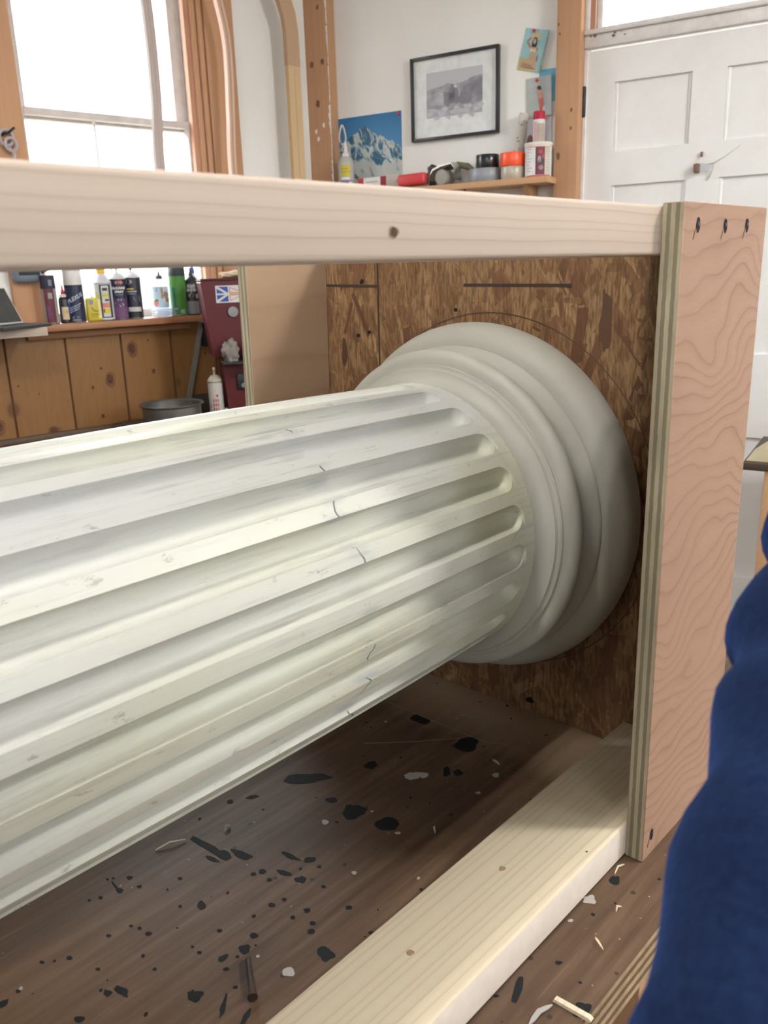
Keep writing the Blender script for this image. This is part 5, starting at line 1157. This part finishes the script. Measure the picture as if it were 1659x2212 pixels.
# ================================================================== SIDE TABLE BY THE DOOR
t = thing('side_table', FP.p(2.25, .34, FLOOR), 'small dark-topped wooden side table standing in front of the white door', 'table')
mb = MB(); mb.box(FP, 1.870, 2.75, .12, .56, -.058, -.036, P('table_dark', .07, .05, .038), .003); mb.build('table_top', t)
for a_, d_ in ((1.955, .53), (2.70, .53), (1.955, .17), (2.70, .17)):
    mb = MB(); mb.box(FP, a_-.022, a_+.022, d_-.022, d_+.022, FLOOR, -.058, 'shelf', .002); mb.build('leg', t)
FX = FP.shift(1.876, .36, -.0355)
mb = MB(); mb.prism(FX, [(0, 0.0005), (.5, .0005), (.5, .20), (.15, .12)], -.009, .17, P('board_cream', .66, .58, .38)); tag(mb.build('cream_board', loc=FX.o), 'cream wedge-shaped board lying on the side table by the door', 'board')
# ================================================================== THE PERSON at the right
def skin_mesh(name, verts, edges, mat, root=0, sub=2, parent=None, loc=V((0, 0, 0)), disp=None):
    me = D.meshes.new(name); me.from_pydata([tuple(V(p)-loc) for p, r in verts], edges, [])
    o = D.objects.new(name, me); COL.objects.link(o)
    if parent: o.parent = parent
    else: o.location = loc
    WORLD[o.name] = loc
    md = o.modifiers.new('skin', 'SKIN'); md.use_smooth_shade = True; md.branch_smoothing = .6
    for i, (p, r) in enumerate(verts):
        sv = me.skin_vertices[0].data[i]; sv.radius = r if isinstance(r, tuple) else (r, r); sv.use_root = (i == root)
    if sub:
        m2 = o.modifiers.new('sub', 'SUBSURF'); m2.levels = sub; m2.render_levels = sub
    dg = bpy.context.evaluated_depsgraph_get(); ev = o.evaluated_get(dg); nm = D.meshes.new_from_object(ev)
    o.modifiers.clear(); o.data = nm; D.meshes.remove(me)
    nm.materials.clear(); nm.materials.append(mat)
    for p in nm.polygons: p.use_smooth = True
    if disp:
        for v in nm.vertices: v.co += v.normal*disp(v.co + loc)
        nm.update()
    return o
flesh = plain('flesh', (.50, .30, .22), .5, .3); 
n = NT('navy_fleece', .95, .1); f = n.noise(n.co, 260, 3)
n.base(n.ramp(f, [(.3, (.005, .0105, .034)), (.7, (.008, .017, .054))])); n.b.inputs['Sheen Weight'].default_value = .18; n.b.inputs['Sheen Tint'].default_value = (.1, .25, .9, 1); n.bump(f, .3, .002); fleece = n.m
BC = V((-.87, -.41, 0)); PF = V((math.cos(R(30)), math.sin(R(30)), 0)); PLt = V((-PF.y, PF.x, 0))
def q(f, l, z): return BC + PF*f + PLt*l + V((0, 0, z))
# joints: facing the crate, right forearm raised forward past the right side of the view, left arm hanging
pel = q(-.05, 0, .02); ches = q(-.01, 0, .31); nck = q(.0, 0, .49); hd = q(.015, 0, .60); top = q(.015, 0, .70)
shR, elR, wrR = V((-.755, -.560, .405)), V((-.512, -.258, .292)), V((-.205, -.198, .452))
shL, elL, wrL = q(-.01, .19, .42), q(-.06, .215, .11), q(.06, .17, -.13)
hipL, knL, anL = q(-.05, .095, -.03), q(-.02, .10, -.40), q(-.06, .10, -.765)
hipR, knR, anR = q(-.05, -.095, -.03), q(-.02, -.10, -.40), q(-.06, -.10, -.765)
t = thing('person', V((pel.x, pel.y, FLOOR)), 'person in a navy blue fleece reaching an arm in at the right of the picture', 'person')
loc = WORLD[t.name]
vs_ = [(pel, .11), ((pel+ches)/2, .105), (ches, .12), (nck, .055), (hd, .078), (top, .072), (shL, .055), (elL, .042), (wrL, .028), (shR, .055), (elR, .042), (wrR, .028),
       (hipL, .085), (knL, .055), (anL, .04), (hipR, .085), (knR, .055), (anR, .04), (anL+PF*.10+V((0, .0, -.045)), .03), (anR+PF*.10+V((0, 0, -.045)), .03)]
ed = [(0, 1), (1, 2), (2, 3), (3, 4), (4, 5), (2, 6), (6, 7), (7, 8), (2, 9), (9, 10), (10, 11), (0, 12), (12, 13), (13, 14), (0, 15), (15, 16), (16, 17), (14, 18), (17, 19)]
def add_hand(w, dirn, side, palm):
    """palm, four unequal curled fingers and a thumb from the side of the palm"""
    i0 = len(vs_); dirn = dirn.normalized(); wi_ = ed_w = None
    k = w + dirn*.05; vs_.append((k, (.022, .016))); ed.append(([j for j, v in enumerate(vs_) if (v[0]-w).length < 1e-6][0], i0))
    for a_, L in ((-.030, .062), (-.010, .072), (.010, .078), (.030, .070)):
        b0 = k + dirn*.030 + side*a_; b1 = b0 + dirn*L*.5 + palm*.006; b2 = b1 + dirn*L*.42 + palm*.020
        j = len(vs_); vs_.extend([(b0, .0095), (b1, .0085), (b2, .0072)]); ed.extend([(i0, j), (j, j+1), (j+1, j+2)])
    th0 = w + dirn*.028 + side*.030; th1 = th0 + dirn*.030 + side*.020 + palm*.008; th2 = th1 + dirn*.026 + side*.004 + palm*.010
    j = len(vs_); vs_.extend([(th0, .011), (th1, .0095), (th2, .008)]); ed.extend([(i0, j), (j, j+1), (j+1, j+2)])
add_hand(wrL, V((.25, 0, -1)), PF, -PLt)
add_hand(wrR, wrR-elR, V((-.2, .95, .0)).normalized(), V((.3, 0, -1)).normalized())
body = skin_mesh('body', vs_, ed, flesh, 0, 1, t, loc)
# face: nose, ears, eyes, mouth join the head as small parts
def small(name, c, rx, ry, rz, mat):
    bm = bmesh.new(); bmesh.ops.create_uvsphere(bm, u_segments=16, v_segments=10, radius=1)
    for v in bm.verts: v.co = V((v.co.x*rx, v.co.y*ry, v.co.z*rz)) + c - loc
    for f in bm.faces: f.smooth = True
    me = D.meshes.new(name); bm.to_mesh(me); bm.free(); me.materials.append(mat); o = D.objects.new(name, me); COL.objects.link(o); o.parent = t; return o
small('nose', hd+PF*.085+V((0, 0, .005)), .014, .013, .022, flesh); small('mouth', hd+PF*.072+V((0, 0, -.035)), .014, .018, .006, P('lips', .40, .18, .15))
for s_y in (-1, 1):
    small('ear', hd+PF*.005+PLt*s_y*.078+V((0, 0, .01)), .014, .012, .028, flesh); small('eye', hd+PF*.071+PLt*s_y*.030+V((0, 0, .035)), .011, .011, .008, P('eye_white', .7, .7, .7)); 
bm = bmesh.new(); bmesh.ops.create_uvsphere(bm, u_segments=32, v_segments=20, radius=1)
for v in bm.verts:
    p = v.co.copy(); k = 1 + .04*mnoise.noise(p*5)
    f_ = p.dot(PF)
    if f_ > .35 and p.z < .45: p = p - PF*(f_-.35)*.9
    v.co = V((p.x*.088, p.y*.088, p.z*.095))*k + hd + V((-.006, 0, .060)) - loc
for f in bm.faces: f.smooth = True
me = D.meshes.new('hair'); bm.to_mesh(me); bm.free(); me.materials.append(P('hair_brown', .06, .04, .03)); o = D.objects.new('hair', me); COL.objects.link(o); o.parent = t
# fleece jacket: torso and both sleeves, creased across the limbs
jv = [(pel+V((0, 0, -.06)), (.16, .13)), (pel+V((.0, 0, .06)), (.155, .125)), ((pel+ches)/2, (.155, .125)), (ches+V((0, 0, .03)), (.16, .13)), (nck+V((0, 0, -.03)), .07), (nck+V((.0, 0, .012)), .062),
      (shL, .075), ((shL+elL)/2, .066), (elL, .060), (wrL, .042), (shR, .074), ((shR+elR)/2, .062), (elR, .0535), (elR*.75+wrR*.25, .0505), (elR*.5+wrR*.5, .0485), (elR*.2+wrR*.8, .047), (wrR, .045)]
je = [(0, 1), (1, 2), (2, 3), (3, 4), (4, 5), (3, 6), (6, 7), (7, 8), (8, 9), (3, 10), (10, 11), (11, 12), (12, 13), (13, 14), (14, 15), (15, 16)]
axd = (wrR-elR).normalized()
def crease(p):
    d = p - elR; a_ = d.dot(axd); n_ = mnoise.noise(p*16)
    return .0060*math.sin(a_*115 + 2.2*n_ + 12*d.dot(V((-.3, .3, -.9)))) *(.55+.6*mnoise.noise(p*7)) + .0045*mnoise.noise(p*17)
jk = skin_mesh('fleece_jacket', jv, je, fleece, 1, 3, t, loc, crease)
tv = [(pel+V((0, 0, .0)), (.145, .12)), (hipL+V((0, 0, -.04)), .098), (knL, .068), (anL+V((0, 0, .02)), .055), (hipR+V((0, 0, -.04)), .098), (knR, .068), (anR+V((0, 0, .02)), .055)]
skin_mesh('trousers', tv, [(0, 1), (1, 2), (2, 3), (0, 4), (4, 5), (5, 6)], plain('dark_trousers', (.05, .05, .06), .9), 0, 2, t, loc)
for a_ in (anL, anR):
    m_ = MB(); FF = Frame((a_.x, a_.y, FLOOR), PF, PLt); m_.box(FF, -.075, .195, -.05, .05, .0005, .085, P('shoe', .05, .035, .03), .03, 4); m_.box(FF, -.05, .05, -.045, .045, .06, .115, P('shoe', .05, .035, .03), .015, 2); m_.build('shoe', t)
